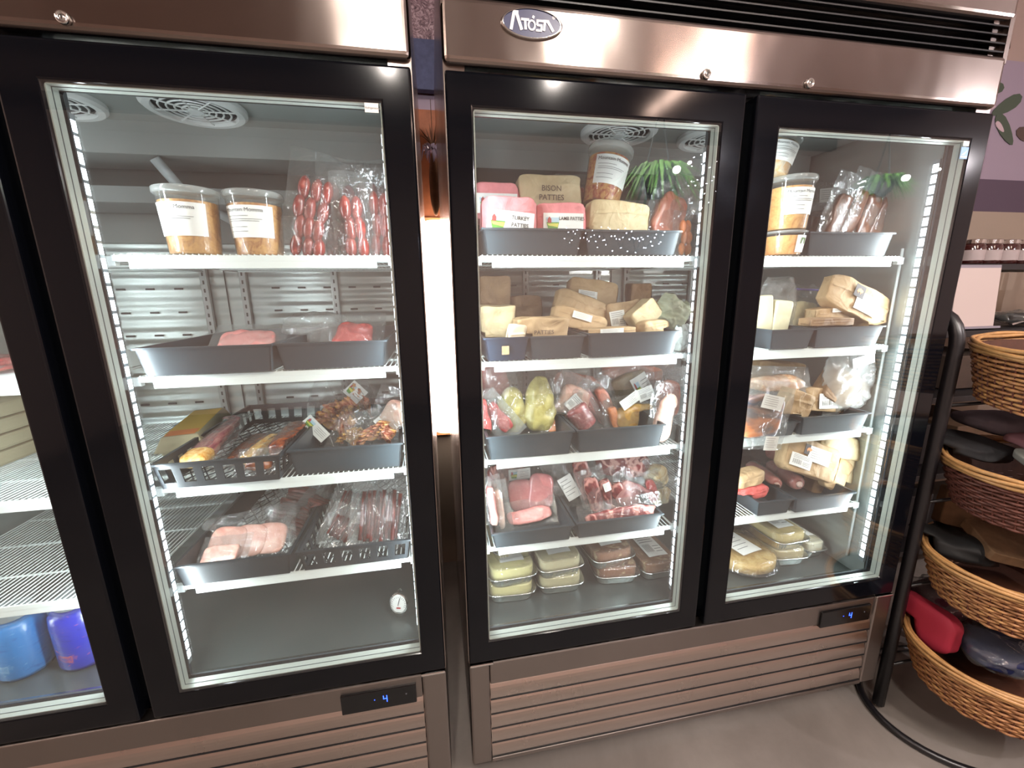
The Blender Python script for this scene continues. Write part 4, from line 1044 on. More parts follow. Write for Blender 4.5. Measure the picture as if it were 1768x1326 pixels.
pack('dark meat pack standing third, with a white tag', 1056, 866, 22, 70, .165, 'slab', DARK, t=.025, roll=-20, cards=[(.0, .8, .5, .2, 'lines', 0)])
pack('dark meat pack standing fourth in the right tray', 1078, 868, 24, 66, .16, 'slab', DARK, t=.025, roll=-26)
pack('broad mauve meat pack leaning right at the tray front', 1100, 862, 60, 44, .15, 'slab', meat('mauve_meat', ['5a2c30', '8a5456', 'a87470', 'c49a90'], 12), t=.028, roll=28, tilt=10)
pack('pale yellow fatty meat at the right end', 1138, 826, 36, 36, .18, 'lump', FATM, t=.04, roll=-30, film=FILMC)
pack('cream coloured fat piece lower at the right end', 1142, 862, 36, 40, .17, 'lump', FATM, t=.04, roll=14, film=FILMC)
pack('red strip with orange edge behind the mauve meat', 1128, 850, 16, 40, .165, 'slab', RED, t=.02, roll=-18)

pack('flat dark red pack along the front rim of the right meat tray', 1075, 892, 110, 20, .115, 'slab', DARK, t=.025, roll=-3, tilt=20)

# foil trays on the cooler floor
zf = ZFL+.001; FG = 'foil trays of prepared food on the cooler floor'
dd = .185
foil_tray('lowest pale foil tray of the leftmost stack', .192, .255, zf, .145, dd, 'cfc48c', 'b0a878', FG, -3)
foil_tray('middle yellow foil tray of the leftmost stack', .190, .252, zf+.0565, .145, dd, 'cfc68c', 'b2a974', FG, 2)
foil_tray('top foil tray of the leftmost stack, shifted back', .200, .285, zf+.113, .138, dd*.9, 'cfc8a4', 'b0a888', FG, 10)
foil_tray('lower cream foil tray of the second stack', .345, .262, zf, .145, dd, 'c9bf98', 'a8a07c', FG, -2)
foil_tray('upper cream foil tray of the second stack', .338, .262, zf+.0565, .145, dd, 'cfc6a2', 'aca484', FG, 4)
foil_tray('lower brown foil tray of the third stack', .535, .265, zf, .145, dd, '875a42', '643e2c', FG, -6)
foil_tray('upper brown foil tray with a big white label', .510, .272, zf+.0565, .145, dd, '8c6048', '684232', FG, 5)
foil_tray('single brown foil tray beside the mullion', .672, .262, zf, .135, dd, '94694e', '704a34', FG, 3)

# ================================================================ RIGHT COOLER, RIGHT BAY
z = SH[0]
tub('soup tub stacked on the small tub behind the door frame', 1357, 393, .056, .130, .135, z0=z+.066, food='c88c4c', food2='9c6a34', group='white-labelled soup tubs on the top shelf')
tub('small orange tub with a farm sticker under the tall tub', 1350, 437, .052, .0615, .135, z0=z+.003, food='dd8e50', food2='b56c38', small=True)
tub('uppermost pale tub mostly hidden by the door frame', 1330, 300, .046, .095, .135, z0=z+.198, roll=14, food='d6c8b0', food2='b8a888', group='white-labelled soup tubs on the top shelf')
tray('black tray of clear labelled bags on the right top shelf', .975, 1.238, z, .059, .100, .42, group='deep black top-shelf trays')
for i, (px, py, w_, h_, rl, y_, l_) in enumerate([(1452, 372, 22, 72, 18, .20, 'first narrow brown-meat bag from the tubs'), (1478, 368, 22, 80, 20, .22, 'second narrow brown-meat bag with white label'), (1504, 372, 22, 74, 18, .20, 'third narrow brown-meat bag in the tray'), (1530, 372, 22, 78, 22, .20, 'last narrow bag leaning at the tray end')]):
    pack(l_, px, py, w_, h_, y_, 'slab', meat('brown_cured', ['4c3026', '6e4838', '8a6450'], 20), t=.02, roll=rl, film=FILMC, pull=.05, group='narrow cured meat bags in the right top tray')
loose_bag('clear bag with a large white label behind the narrow bags', 1472, 328, 60, 56, .32, FILMC, .02, roll=8, cards=[(.0, .1, .6, .42, 'lines', -14)])
loose_bag('small labelled clear bag behind near the tubs', 1418, 345, 34, 60, .34, FILMC, .02, roll=6, cards=[(.0, .2, .7, .4, 'lines', -12)])
pack('brown flat packs standing behind the cured meat bags', 1425, 385, 40, 40, .36, 'slab', meat('brown_cured', ['4c3026'], 20), t=.05, film=FILMC)

z = SH[1]
tray('short black tray at the frame side of the second shelf', .880, 1.010, z, .053, .080, .42, group='shallow black trays')
tray('black tray under the large labelled brown packet', 1.018, 1.234, z, .055, .080, .42, group='shallow black trays')
loose_bag('zip bag of white cheese blocks beside the door frame', 1342, 525, 66, 90, .17, FILMW, .03, name='zip_bag', cat='zip bag')
pack('two pale cheese blocks standing in the zip bag', 1338, 540, 58, 58, .172, 'blocks', CREAM, t=.035, film=False, name='cheese_blocks', cat='cheese')
def zip_bag(label, px, py, w_, h_, y, roll=0):
    o = loose_bag(label, px, py, w_, h_, y, FILMW, .035, roll=roll, name='zip_bag', cat='zip bag')
    c, ww, hh = place(px, py, w_, h_, y)
    m = MB(); m.tube([(-ww*.42, -.012, hh*.40), (0, -.014, hh*.41), (ww*.42, -.012, hh*.40)], .003, 6); m.build('zip_strip', simple('purple_zip', '7d78c4', .4), o)
    return o
zip_bag('large zip bag with a purple zip and white powder', 1395, 530, 82, 74, .19, 4)
pack('white powder filling the large zip bag', 1388, 545, 62, 44, .192, 'lump', CREAM, t=.03, film=False, name='white_filling', cat='bagged food')
packet('large brown packet with dark logo square and white label', 1488, 522, 108, 54, .130, .045, KRAFT, roll=24, tilt=8, cards=[(.12, -.12, .36, .55, 'lines', None, 0)], name='paper_packet', pinch=.3)
def logo_square(parent, x, zc, s, y):
    o = MB().box(-s/2, s/2, -.0006, 0, -s/2, s/2).build('logo_sticker', simple('dark_logo', '3a3230', .5), parent, loc=(x, y, zc))
    MB().poly([(-s*.30, -s*.12), (-s*.22, s*.12), (-s*.02, s*.24), (s*.10, s*.16), (s*.28, s*.14), (s*.30, -s*.05), (s*.16, -s*.10), (s*.12, -s*.26), (s*.04, -s*.08), (-s*.10, -s*.06), (-s*.16, -s*.26), (-s*.22, -s*.10)], -.0010, -.0006).build('animal_mark', simple('logo_orange', 'e0975a', .5), o)
pk = [o for o in bpy.data.objects if o.get('label') == 'large brown packet with dark logo square and white label'][0]
logo_square(pk, -.026, .018, .034, -.0300)
packet('flat brown packet in front with a white strip', 1448, 541, 70, 20, .108, .05, KRAFT, roll=-2, cards=[(.1, .6, .5, .35, 'lines', None, 0)], name='paper_packet', r=.2)
packet('thin brown packet under the flat one at the tray rim', 1440, 557, 70, 14, .105, .05, KRAFTD, name='paper_packet', amp=.0015)

z = SH[2]
tray('short black tray behind the hanging vacuum bag', .905, 1.000, z, .044, .080, .42, group='shallow black trays')
tray('black tray under the labelled packet, third shelf right', 1.010, 1.232, z, .055, .075, .42, group='shallow black trays')
packet('brown packet lying at the back under the shelf', 1352, 642, 80, 30, .26, .06, KRAFT, roll=6, name='paper_packet')
pack('white plastic bag with seasoned meat across the pile', 1345, 664, 90, 26, .19, 'lump', meat('seasoned', ['a86a4a', 'd0a078', 'e4d0b4'], 40), t=.03, roll=4, tilt=20, film=FILMW)
packet('brown packet with stamp and barcode label, third shelf', 1432, 693, 76, 42, .112, .05, KRAFT, roll=6, tilt=8, cards=[(.0, -.05, .52, .62, 'bar', None, -4)], name='paper_packet', pinch=.25)
packet('folded brown packet left of the barcode packet', 1382, 700, 44, 42, .125, .05, KRAFT, roll=22, name='paper_packet')
packet('dark folded packet end above the short tray', 1362, 712, 26, 36, .15, .045, KRAFTD, roll=24, name='paper_packet')
packet('brown packet half wrapped in the tall clear bag', 1463, 675, 64, 52, .150, .05, KRAFTD, roll=28, name='paper_packet')
loose_bag('tall milky bag with a small barcode at the shelf end', 1466, 658, 88, 104, .155, MILK, .06, roll=-10, cards=[(.1, .72, .40, .16, 'bar', -4)], name='milky_bag', cat='plastic bag')
pack('vacuum pack of orange and grey fish hanging over the shelf front', 1318, 720, 66, 66, .082, 'slab', meat('layered_fish', ['3a4654', '4a5664', '8a6a5c', 'd08050', 'd89a6c'], 5, (1, 1, 3.5), dist=.6), t=.024, roll=6, film=FILMC, cards=[(.20, .72, .5, .32, 'lines', 8), (.55, -1.2, .32, .34, 'lines', 0)], name='fish_pack', cat='fish')

z = SH[3]
tray('short dark tray of sausage tubes on the fourth shelf', .905, 1.020, z, .050, .080, .42, group='shallow black trays')
tray('black tray under the brown packets, fourth shelf', 1.028, 1.230, z, .051, .075, .42, group='shallow black trays')
PT = meat('pink_chub', ['b0605a', 'c87a72', 'd8948a'], 14, rough=.25, bump=.3)
def chub(label, p0, p1, r, zz, up=0):
    a = at(*p0, z=zz); b2 = at(*p1, z=zz+up); d = b2-a; L = d.length
    t_ = thing('sausage_chub', label, 'sausage', (a+b2)/2, group='pink sausage tubes on the fourth shelf')
    t_.rotation_euler = d.to_track_quat('Z', 'X').to_euler()
    ellip(MB(), r*2, L, r*2, .35, 1, .0015, 25, 24, 24).build('sausage_body', PT, t_, smooth=True)
    MB().lathe([(r*.30, 0), (r*.42, .004), (r*.18, .009)], 14, M=Matrix.Translation((0, 0, -L/2-.005))).build('casing_end', simple('casing_clear', 'e6c8bc', .25), t_, smooth=True)
    ellip(MB(), r*2.1, L*1.01, r*2.1, .35, 1, .001, 40, 24, 24).build('plastic_film', FILM, t_, smooth=True)
chub('pink sausage tube nearest the door frame', (1340, 838), (1295, 805), .026, z+.055)
chub('pink sausage tube left of the logo packet', (1380, 836), (1330, 803), .026, z+.055)
chub('pink tube end at the back under the hanging pack', (1352, 788), (1330, 778), .028, z+.100)
packet('tan wrapped roll behind the door frame edge', 1298, 830, 50, 24, .13, .045, KRAFT, roll=-8, r=.5, name='paper_packet')
packet('small red wrapped roll at the tray front', 1305, 853, 52, 20, .115, .04, REDP, roll=-3, r=.6, pinch=.3, name='paper_packet')
pk2 = packet('large brown packet with logo and white labels above tubes', 1407, 797, 86, 58, .150, .055, KRAFT, roll=22, tilt=12, r=.25, cards=[(.05, .25, .42, .42, 'lines', None, 0), (-.55, -.35, .40, .36, 'bar', None, 0)], name='paper_packet')
logo_square(pk2, -.036, .022, .030, -.0335)
packet('long pale packet on top with a bright folded end', 1464, 776, 90, 36, .150, .055, KRAFTL, roll=14, tilt=5, r=.25, name='paper_packet')
packet('round-ended brown packet standing at the tray end', 1452, 822, 36, 52, .108, .045, KRAFT, roll=28, r=.45, name='paper_packet')
packet('pale packet under the long one at the right end', 1476, 812, 38, 44, .155, .05, KRAFTL, roll=16, name='paper_packet')
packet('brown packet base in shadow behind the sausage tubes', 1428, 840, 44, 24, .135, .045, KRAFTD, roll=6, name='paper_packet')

def pie_box():
    t_ = thing('pie_container', 'round clear-lidded pie container with a white label', 'pie container', (.985, .215, zf))
    MB().lathe([(.092, 0), (.098, .004), (.112, .016), (.114, .018)], 56, capt=False).build('container_base', glassy('dark_clear_base', (.6, .62, .62), .06, 1.5, .04), t_, smooth=True)
    f = meat('pie_food', ['8a6a34', 'b8924e', 'cfae6c', 'd8c08a'], 26, rough=.5, bump=.5)
    MB().lathe([(.085, .004), (.103, .02), (.102, .040), (.096, .046), (.05, .048), (.001, .047)], 56, capt=False).build('pie', f, t_, smooth=True)
    m = MB(); n = 120; vs = []; fs = []
    for r_, zz, rp in ((.114, .018, 0), (.109, .020, .012), (.102, .050, .012), (.097, .056, 0), (.05, .058, 0), (.001, .058, 0)):
        for j in range(n): a_ = 2*math.pi*j/n; q = r_*(1+rp*math.sin(a_*30)); vs.append((q*math.cos(a_), q*math.sin(a_), zz))
    for i in range(5):
        for j in range(n): fs.append((i*n+j, i*n+(j+1) % n, (i+1)*n+(j+1) % n, (i+1)*n+j))
    m.add(vs, fs).build('plastic_lid', PLID, t_, smooth=True)
    o = card(t_, 0, 0, .085, .12, 0, style='lines'); o.rotation_euler = (R(-90), 0, R(12)); o.location = (-.01, .01, .0605)
pie_box()
foil_tray('small foil tray of orange food behind the pie at the frame', .915, .36, zf, .12, .15, 'c87850', 'a45c3c', FG, 0)
foil_tray('lower foil tray of the stack right of the pie', 1.128, .235, zf, .125, dd, 'c0b088', '988c68', FG, -4)
foil_tray('upper foil tray right of the pie, papered with labels', 1.122, .250, zf+.0565, .130, dd*1.1, 'c4b078', 'a09060', FG, 4)
foil_tray('rightmost foil tray beside the lit cooler wall', 1.236, .265, zf, .085, dd*1.1, 'd8d2bc', 'b4ae94', FG, 3)
foil_tray('foil tray far back behind the labelled stack', 1.10, .46, zf, .13, dd, 'c4b890', 'a09870', FG, 0)
# ================================================================ BETWEEN THE COOLERS
yg = .97
zg = lambda py, px=750: at(px, py, y=yg).z
def gap_lamp():
    t_ = thing('glowing_lamp', 'tall blazing white lamp glimpsed in the gap between the coolers', 'lamp', (.035, yg+.02, zg(742)))
    H = zg(384)-zg(742)
    MB().box(-.075, .075, -.012, .02, -.03, 0).box(-.075, .075, -.012, .02, H, H+.02).box(-.07, .07, .012, .03, 0, H).build('lamp_frame', simple('lamp_wood', 'c07a4c', .5), t_)
    MB().lathe([(.048, 0), (.050, .01), (.050, H-.01), (.048, H)], 28, M=Matrix.Translation((0, -.03, 0))).build('lamp_tube', simple('lamp_glow', 'fff2ea', .5, emit=11), t_, smooth=True)
    ld = bpy.data.lights.new('lamp_light', 'AREA'); ld.shape = 'RECTANGLE'; ld.size = .10; ld.size_y = H; ld.energy = 5; ld.color = (1, .86, .76)
    lo = bpy.data.objects.new('lamp_light', ld); col.objects.link(lo); lo.parent = t_; lo.location = (0, -.085, H/2); lo.rotation_euler = (R(90), 0, 0)
    return H
gap_lamp()
tag(MB().box(-.12, .17, .99, 1.03, zg(384)+.02, zg(186)).build('wooden_board', simple('orange_wood', 'c4744a', .5, vary=12), None, bevel=.003), 'orange wooden board above the lamp in the gap', 'board')
def mural_mat():
    t = NT('mauve_floral'); b = t.b
    v = t.coords()
    t.link(t.ramp(t.noise(34, 4, .7, v, 3), [(.35, '4e3c44'), (.5, '8a7078'), (.62, 'b9a2a8')]), b.inputs['Base Color']); return t.m
tag(MB().box(-.12, .17, 1.0, 1.03, zg(62), ZC-.12).build('floral_panel', mural_mat()), 'mauve floral wall panel high in the gap', 'wall panel')
tag(MB().box(-.12, .17, .995, 1.03, zg(150), zg(62)).build('blue_panel', simple('slate_blue_cloth', '51587a', .7, vary=30)), 'slate blue mottled panel under the floral one in the gap', 'wall panel')
def gap_ornament():
    zt = zg(272); t_ = thing('hanging_gourd', 'long tan gourd hanging under a spiky air plant in the gap', 'ornament', (.033, .90, zt))
    ellip(MB(), .040, zg(278)-zg(384), .040, 1, 1, .001, 20, c=(0, 0, -(zg(278)-zg(384))/2)).build('gourd', simple('gourd_tan', 'c08a62', .5, vary=30), t_, smooth=True)
    m = MB()
    for k in range(46):
        a_ = k*2.4; r_ = .012+.03*((k*37) % 10)/10
        m.tube([(0, 0, .01), (r_*math.cos(a_), r_*math.sin(a_), .012+.012*math.sin(k*1.7)), (r_*1.25*math.cos(a_), r_*1.25*math.sin(a_), -.012+.03*math.sin(k))], [.003, .0045, .001], 5)
    m.build('crystal_cluster', simple('pale_crystal', 'e8d8ee', .15, coat=.8), t_)
    m = MB()
    for k in range(12):
        a_ = k*.55; l_ = .05+.02*math.sin(k*3)
        m.tube([(0, 0, .02), (l_*.5*math.cos(a_), .3*l_*math.sin(a_), .05), (l_*math.cos(a_), .5*l_*math.sin(a_), .045+.05*abs(math.sin(a_)))], [.003, .002, .0006], 5)
    m.build('air_plant', simple('air_plant', '8a6248', .6), t_)
    MB().tube([(0, 0, .02), (0, 0, zg(186)-zt)], .0012, 5).build('cord', INKSOFT, t_)
gap_ornament()

# ================================================================ BASKET STAND ON THE RIGHT
WICK = NT('honey_wicker')
_v = WICK.coords()
WICK.link(WICK.ramp(WICK.noise(30, 4, .7, _v, 1), [(.3, '7c5230'), (.5, 'a8744a'), (.7, 'c8985e')]), WICK.b.inputs['Base Color']); WICK.b.inputs['Roughness'].default_value = .5
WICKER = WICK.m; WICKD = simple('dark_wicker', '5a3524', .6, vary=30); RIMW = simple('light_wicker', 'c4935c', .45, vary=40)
PURP = simple('dark_reddish_wicker', '6a3c30', .55, vary=30)
RX, RY = 1.63, -.05
def stand():
    t_ = thing('basket_stand', 'black metal stand with tall looped post and oval floor ring', 'display stand', (RX, RY, 0))
    bm_ = simple('black_iron', '141316', .35, spec=.6)
    MB().tube([(.29*math.cos(a_), .215*math.sin(a_), .011) for a_ in [2*math.pi*k/56 for k in range(56)]], .0105, 8, closed=True).build('base_ring', bm_, t_, smooth=True)
    for sx_ in (-1, 1):
        xx = sx_*(RX-1.381)
        pts = [(xx, .05, .015), (xx, .05, .6), (xx, .05, 1.16)] + [(xx, .05+.06-.06*math.cos(q), 1.20+.085*math.sin(q)) for q in [math.pi*k/10 for k in range(11)]] + [(xx, .17, 1.16), (xx, .17, .6), (xx, .155, .015)]
        MB().tube(pts, .0165, 10).build('post', bm_, t_, smooth=True)
    for z_ in (1.032, .738, .455, .163):
        MB().tube([((RX-1.381)*s_*.97, .05, z_) for s_ in (-1, 1)], .005, 6).build('cross_bar', bm_, t_, smooth=True)
    return t_
stand()
def basket(label, zr, h, a=.263, b2=.205, cx=0, cy=-.08, tilt=0, rows=13, mt=None):
    t_ = thing('wicker_basket', label, 'basket', (RX+cx, RY+cy, zr-h), (R(tilt), 0, 0), group=None)
    n = 168; mt = mt or WICKER
    m = MB(); ns = 56
    for i in range(rows):
        v = i/(rows-1); zz = .008+(h-.035)*v; s_ = .84+.16*v
        pts = []
        for k in range(n):
            q = 2*math.pi*k/n; d = .0032*math.sin(q*ns/2+math.pi*(i % 2)); pts.append(((a*s_+d)*math.cos(q), (b2*s_+d)*math.sin(q), zz+.0016*math.sin(q*5+i)))
        m.tube(pts, .0040, 5, closed=True)
    m.build('woven_wall', mt, t_, smooth=True)
    m = MB()
    for i, (zz, e_) in enumerate(((h-.022, .004), (h-.013, .008), (h-.004, .006), (h-.008, -.004))):
        m.tube([((a+e_)*math.cos(q), (b2+e_)*math.sin(q), zz+.002*math.sin(q*7+i*2)) for q in [2*math.pi*k/96 for k in range(96)]], .0055, 6, closed=True)
    m.build('woven_rim', RIMW, t_, smooth=True)
    m = MB()
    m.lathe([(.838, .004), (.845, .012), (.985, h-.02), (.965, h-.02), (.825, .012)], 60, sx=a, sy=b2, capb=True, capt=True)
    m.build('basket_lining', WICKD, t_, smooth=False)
    m = MB()
    for k in range(ns):
        q = 2*math.pi*(k+.5)/ns; m.tube([((a*.84)*math.cos(q), (b2*.84)*math.sin(q), .004), ((a*1.0)*math.cos(q), (b2*1.0)*math.sin(q), h-.02)], .0022, 4)
    m.build('upright_stakes', PURP, t_)
    return t_
basket('topmost wicker basket on the black stand', 1.205, .165, tilt=5)
basket('second wicker basket from the top, holding grey cloths', .895, .15, mt=PURP)
basket('third wicker basket, holding brown cardboard', .612, .15)
basket('lowest wicker basket with red and blue wrapped goods', .325, .155)
def lump(name, label, cat, loc, dims, mt, rot=(0, 0, 0), amp=.008, film=False, group=None, r=.4):
    w_, d_, h_ = dims
    if film:
        t_ = thing(name, label, cat, loc, tuple(map(R, rot)), group)
        cubeform(MB(), w_, d_, h_, r, amp, 12, 0, seam=False).build('contents', mt, t_, smooth=True)
        cubeform(MB(), w_*1.06, d_*1.06, h_*1.12, r, amp*1.8, 22, 0, seam=False).build('plastic_wrap', FILMC, t_, smooth=True); return t_
    o = cubeform(MB(), w_, d_, h_, r, amp, 12, 0, seam=False).build(name, mt, None, smooth=True, loc=loc, rot=tuple(map(R, rot)))
    return tag(o, label, cat, group)
CLOTH = simple('grey_cloth', '8e8f88', .9, bump=(200, .3, .001)); DCL = simple('charcoal_cloth', '3c3d40', .9, bump=(120, .3, .001)); CARD = simple('brown_cardboard', '8a6a4c', .8, vary=20)
lump('folded_cloth', 'pale grey folded cloth draped at the second basket front', 'cloth', (1.555, -.185, .905), (.20, .15, .03), CLOTH, (8, 6, -30), .006, r=.6)
lump('folded_cloth', 'pink and grey cloth behind the pale grey one', 'cloth', (1.66, -.10, .925), (.20, .14, .04), simple('pink_cloth', 'b07f86', .9), (6, 4, -20), .008, r=.7)
lump('folded_cloth', 'charcoal cloth pile at the back of the second basket', 'cloth', (1.53, .01, .895), (.20, .15, .06), DCL, (0, 8, 10), .02, r=.8)
lump('folded_cloth', 'mauve grey rolled cloth across the second basket back', 'cloth', (1.66, .02, .955), (.28, .12, .06), simple('mauve_cloth', '6c6670', .9), (0, 6, -12), .01, r=.8)
lump('cardboard_piece', 'long brown cardboard piece lying in the third basket', 'cardboard', (1.66, -.12, .615), (.30, .14, .03), CARD, (14, 8, -28), .002, r=.1)
lump('cardboard_piece', 'upright brown cardboard piece behind in the third basket', 'cardboard', (1.66, .02, .66), (.26, .03, .12), CARD, (-12, 14, -16), .002, r=.1)
lump('black_bundle', 'black bundle in the third basket next to the post', 'bundle', (1.52, .0, .59), (.16, .17, .08), simple('black_bundle', '1e1f20', .6), (0, 10, 20), .02, r=.7)
lump('wrapped_goods', 'red cloth item standing in the lowest basket beside the post', 'wrapped goods', (1.465, -.02, .335), (.06, .16, .13), simple('crimson_cloth', 'b02c42', .7), (0, 4, 0), .006, r=.6)
lump('wrapped_goods', 'dark maroon bag behind the blue pack in the lowest basket', 'wrapped goods', (1.60, .03, .335), (.18, .14, .12), simple('maroon_bag', '4c2230', .5), (0, 0, 0), .01, film=True, r=.7)
lump('wrapped_goods', 'navy blue pack in clear wrap at the lowest basket front', 'wrapped goods', (1.585, -.15, .315), (.20, .12, .07), simple('navy_pack', '22284c', .5), (8, 6, -30), .008, film=True, r=.7)
lump('wrapped_goods', 'grey clear-wrapped bundle at the far side of the lowest basket', 'wrapped goods', (1.74, -.10, .325), (.18, .16, .08), simple('grey_bundle', '5c564f', .6), (4, 4, -20), .01, film=True, r=.7)

# ---------------------------------------------------------------- shelving behind the baskets
ZJ = at(1700, 457, y=.48).z
def shelf_unit():
    t_ = thing('shelving_unit', 'dark metal shelving unit behind the wicker baskets', 'shelving', (2.25, .62, 0))
    bm_ = simple('black_shelf_metal', '1c1a1c', .5)
    for z_ in (.25, .60, .93, 1.19): MB().box(-.62, 1.0, -.25, .25, z_-.025, z_).build('shelf', bm_, t_, bevel=.002)
    for x_ in (-.61, .99):
        for y_ in (-.24, .24): MB().box(x_-.012, x_+.012, y_-.012, y_+.012, 0, 1.60).build('post', bm_, t_)
    MB().box(-.40, 1.0, -.185, .06, ZJ-.022, ZJ).build('shelf', bm_, t_)
shelf_unit()
p_ = at(1688, 508, y=.36)
def board():
    x0, x1 = at(1652, 510, y=.40).x, at(1726, 510, y=.40).x; z0_, z1_ = 1.200, at(1690, 462, y=.40).z
    t_ = thing('white_display_board', 'white square panel with grey edge standing on the dark shelf', 'display board', ((x0+x1)/2, .40, z0_), (R(-4), 0, 0))
    w_ = (x1-x0)/2
    MB().box(-w_-.006, w_+.006, 0, .02, -.006, z1_-z0_+.012).build('panel_frame', simple('grey_edge', '8c8690', .5), t_, bevel=.003)
    MB().box(-w_, w_, -.002, .0, 0, z1_-z0_).build('panel_face', simple('white_face', 'c9b8b2', .6), t_)
    MB().box(-w_, w_*.9, -.03, .08, -.006, .002).build('panel_foot', simple('grey_edge', '8c8690', .5), t_)
board()
for k in range(4):
    t_ = thing('preserve_jar', ['dark red preserve jar nearest the cooler edge', 'second dark red preserve jar', 'third dark red preserve jar', 'fourth dark red preserve jar at the picture edge'][k]+' on the shelf', 'jar', (at(1674+29*k, 440, y=.50).x, .50, ZJ+.001), group='dark preserve jars on the upper shelf')
    MB().lathe([(.038, 0), (.042, .005), (.042, .070), (.036, .080)], 24).build('jar_body', simple('dark_preserve', '3a1614', .12, coat=.6), t_, smooth=True)
    MB().lathe([(.0425, .015), (.0425, .055)], 24, capb=False, capt=False).build('jar_label', simple('jar_label_grey', 'a89a98', .6), t_, smooth=True)
    MB().lathe([(.037, .078), (.039, .080), (.039, .094), (.036, .096)], 24).build('jar_lid', CHROME, t_, smooth=False)
MB_ = MB().tube([(0, 0, 0), (.30, .02, .05)], .006, 6)
tag(MB_.build('metal_rod', CHROME, None, loc=(2.30, .42, 1.2)), 'thin silver rod on the dark shelf right of the white panel', 'rod')
lump('clear_package', 'crinkled clear package on the dark shelf beside the rod', 'package', (2.45, .46, 1.225), (.22, .12, .04), simple('smoke_pack', '4a4644', .3), (0, 0, -10), .008, film=True, r=.7)
for k, (x_, z_, w_, h_, c_, l_) in enumerate([(1.85, .935, .30, .16, '2a2624', 'dark box on the shelf behind the second basket'), (2.25, .935, .34, .14, '4a3a30', 'brown box beside the dark box'), (1.9, .605, .34, .18, '221f20', 'black box on the middle shelf behind the baskets'), (2.35, .605, .30, .16, '5c4430', 'tan box on the middle shelf'), (1.95, .255, .40, .20, '1e1c1e', 'black crate on the lowest shelf')]):
    o = MB().box(-w_/2, w_/2, -.15, .15, 0, h_).build('storage_box', simple('box_'+c_, c_, .7, vary=15), None, bevel=.004, loc=(x_, .60, z_)); tag(o, l_, 'box')
# wall decals at upper right
def decal():
    t_ = thing('leaf_decal', 'dark painted leaves and flowers on the mauve wall', 'wall decal', (3.2, YB-.002, 2.45))
    for j, (c_, items) in enumerate((('5c4a44', 16), ('4f5a4c', 12), ('a8423c', 4), ('c9b2b8', 10))):
        m = MB()
        for k in range(items):
            random.seed(j*31+k)
            a_ = random.random()*6.28; x_ = random.uniform(-.45, .8); z_ = random.uniform(-.42, .40); L = random.uniform(.03, .11) if j < 2 else .04; wd = L*.33
            pts = []
            for q in range(12):
                u = q/12*6.283; lx, lz = L*math.cos(u), wd*math.sin(u)*(1+.3*math.cos(u)); pts.append((x_+lx*math.cos(a_)-lz*math.sin(a_), z_+lx*math.sin(a_)+lz*math.cos(a_)))
            m.poly(pts, -.001-.0006*j-.0001*k, 0)
        m.build('leaf_shapes', simple('decal_'+c_, c_, .8), t_)
decal()

# ================================================================ THINGS BEHIND THE CAMERA, SEEN ONLY MIRRORED IN THE GLASS
LEAF = simple('fern_green', '5f9440', .6, vary=30)
def hanging_plant(label, x, y, z, s):
    t_ = thing('hanging_plant', label, 'plant', (x, y, z), group='hanging ferns under lamps')
    MB().lathe([(.05*s, -.10*s), (.10*s, -.04*s), (.12*s, .03*s), (.125*s, .03*s)], 24).build('pot', simple('dark_pot', '2c2a28', .6), t_, smooth=True)
    m = MB(); random.seed(int(x*100))
    for k in range(90):
        a_ = random.random()*6.28; l_ = s*random.uniform(.15, .34); d_ = random.uniform(-.2, 1)
        p = [(0, 0, .03*s), (l_*.5*math.cos(a_), l_*.5*math.sin(a_), .10*s), (l_*math.cos(a_), l_*math.sin(a_), -.16*s*d_)]
        m.tube(p, [.004*s, .012*s, .002*s], 4, flat=.3)
    m.build('fronds', LEAF, t_)
    MB().tube([(.1*s, 0, .03), (0, 0, .5*s), (0, 0, ZC-.11-z)], .004, 5).tube([(-.1*s, 0, .03), (0, 0, .5*s)], .004, 5).build('hanger_chain', INK, t_)
    MB().lathe([(.012, 0), (.02, .01), (.02, .025), (.012, .035)], 16, M=Matrix.Translation((0, .24*s, .0))).build('grow_bulb', simple('grow_bulb', 'fff6ff', .4, emit=16), t_, smooth=True)
pa = at(1135, 315, y=1.7); hanging_plant('fern with a bright bulb mirrored beside the tilted tub', pa.x, -1.7, pa.z, .9)
pb = at(1522, 322, y=1.7); hanging_plant('second fern with bulb mirrored in the far right glass', pb.x, -1.7, pb.z, .65)
def plant_light(p, s):
    ld = bpy.data.lights.new('fern_fill_light', 'POINT'); ld.energy = 50; ld.shadow_soft_size = .006; ld.color = (1, .93, .97)  # added fill, set ahead of the bulb to brighten the fern
    lo = bpy.data.objects.new('fern_fill_light', ld); col.objects.link(lo); lo.parent = p; lo.location = (0, .62*s, .02)
for q in [o for o in bpy.data.objects if o.name.startswith('hanging_plant')]: plant_light(q, .55)
def string_lights(label, px0, px1, py, vy, n, sp):
    a = at(px0, py, y=vy); b2 = at(px1, py, y=vy); t_ = thing('string_lights', label, 'string lights', (0, 0, 0))
    m = MB(); random.seed(px0); w_ = MB(); pts = []
    for k in range(n):
        x_ = a.x+(b2.x-a.x)*k/n; z_ = a.z+sp*math.sin(k*1.3)+random.uniform(-sp, sp); pts.append((x_, -vy, z_))
        m.lathe([(.001, 0), (.0036, .003), (.001, .006)], 6, M=Matrix.Translation((x_, -vy, z_)))
    m.build('tiny_bulbs', simple('cool_bulb', 'dfe6ff', .4, emit=110), t_)
    for k in range(0, n-3, 3): w_.tube([pts[k], pts[k+3]], .001, 4)
    w_.build('wire', INK, t_)
string_lights('cool white string lights mirrored on the deep black tray', 975, 1150, 412, 2.6, 60, .06)
string_lights('cool white string lights mirrored at the first right door edge', 1190, 1300, 318, 2.6, 40, .14)

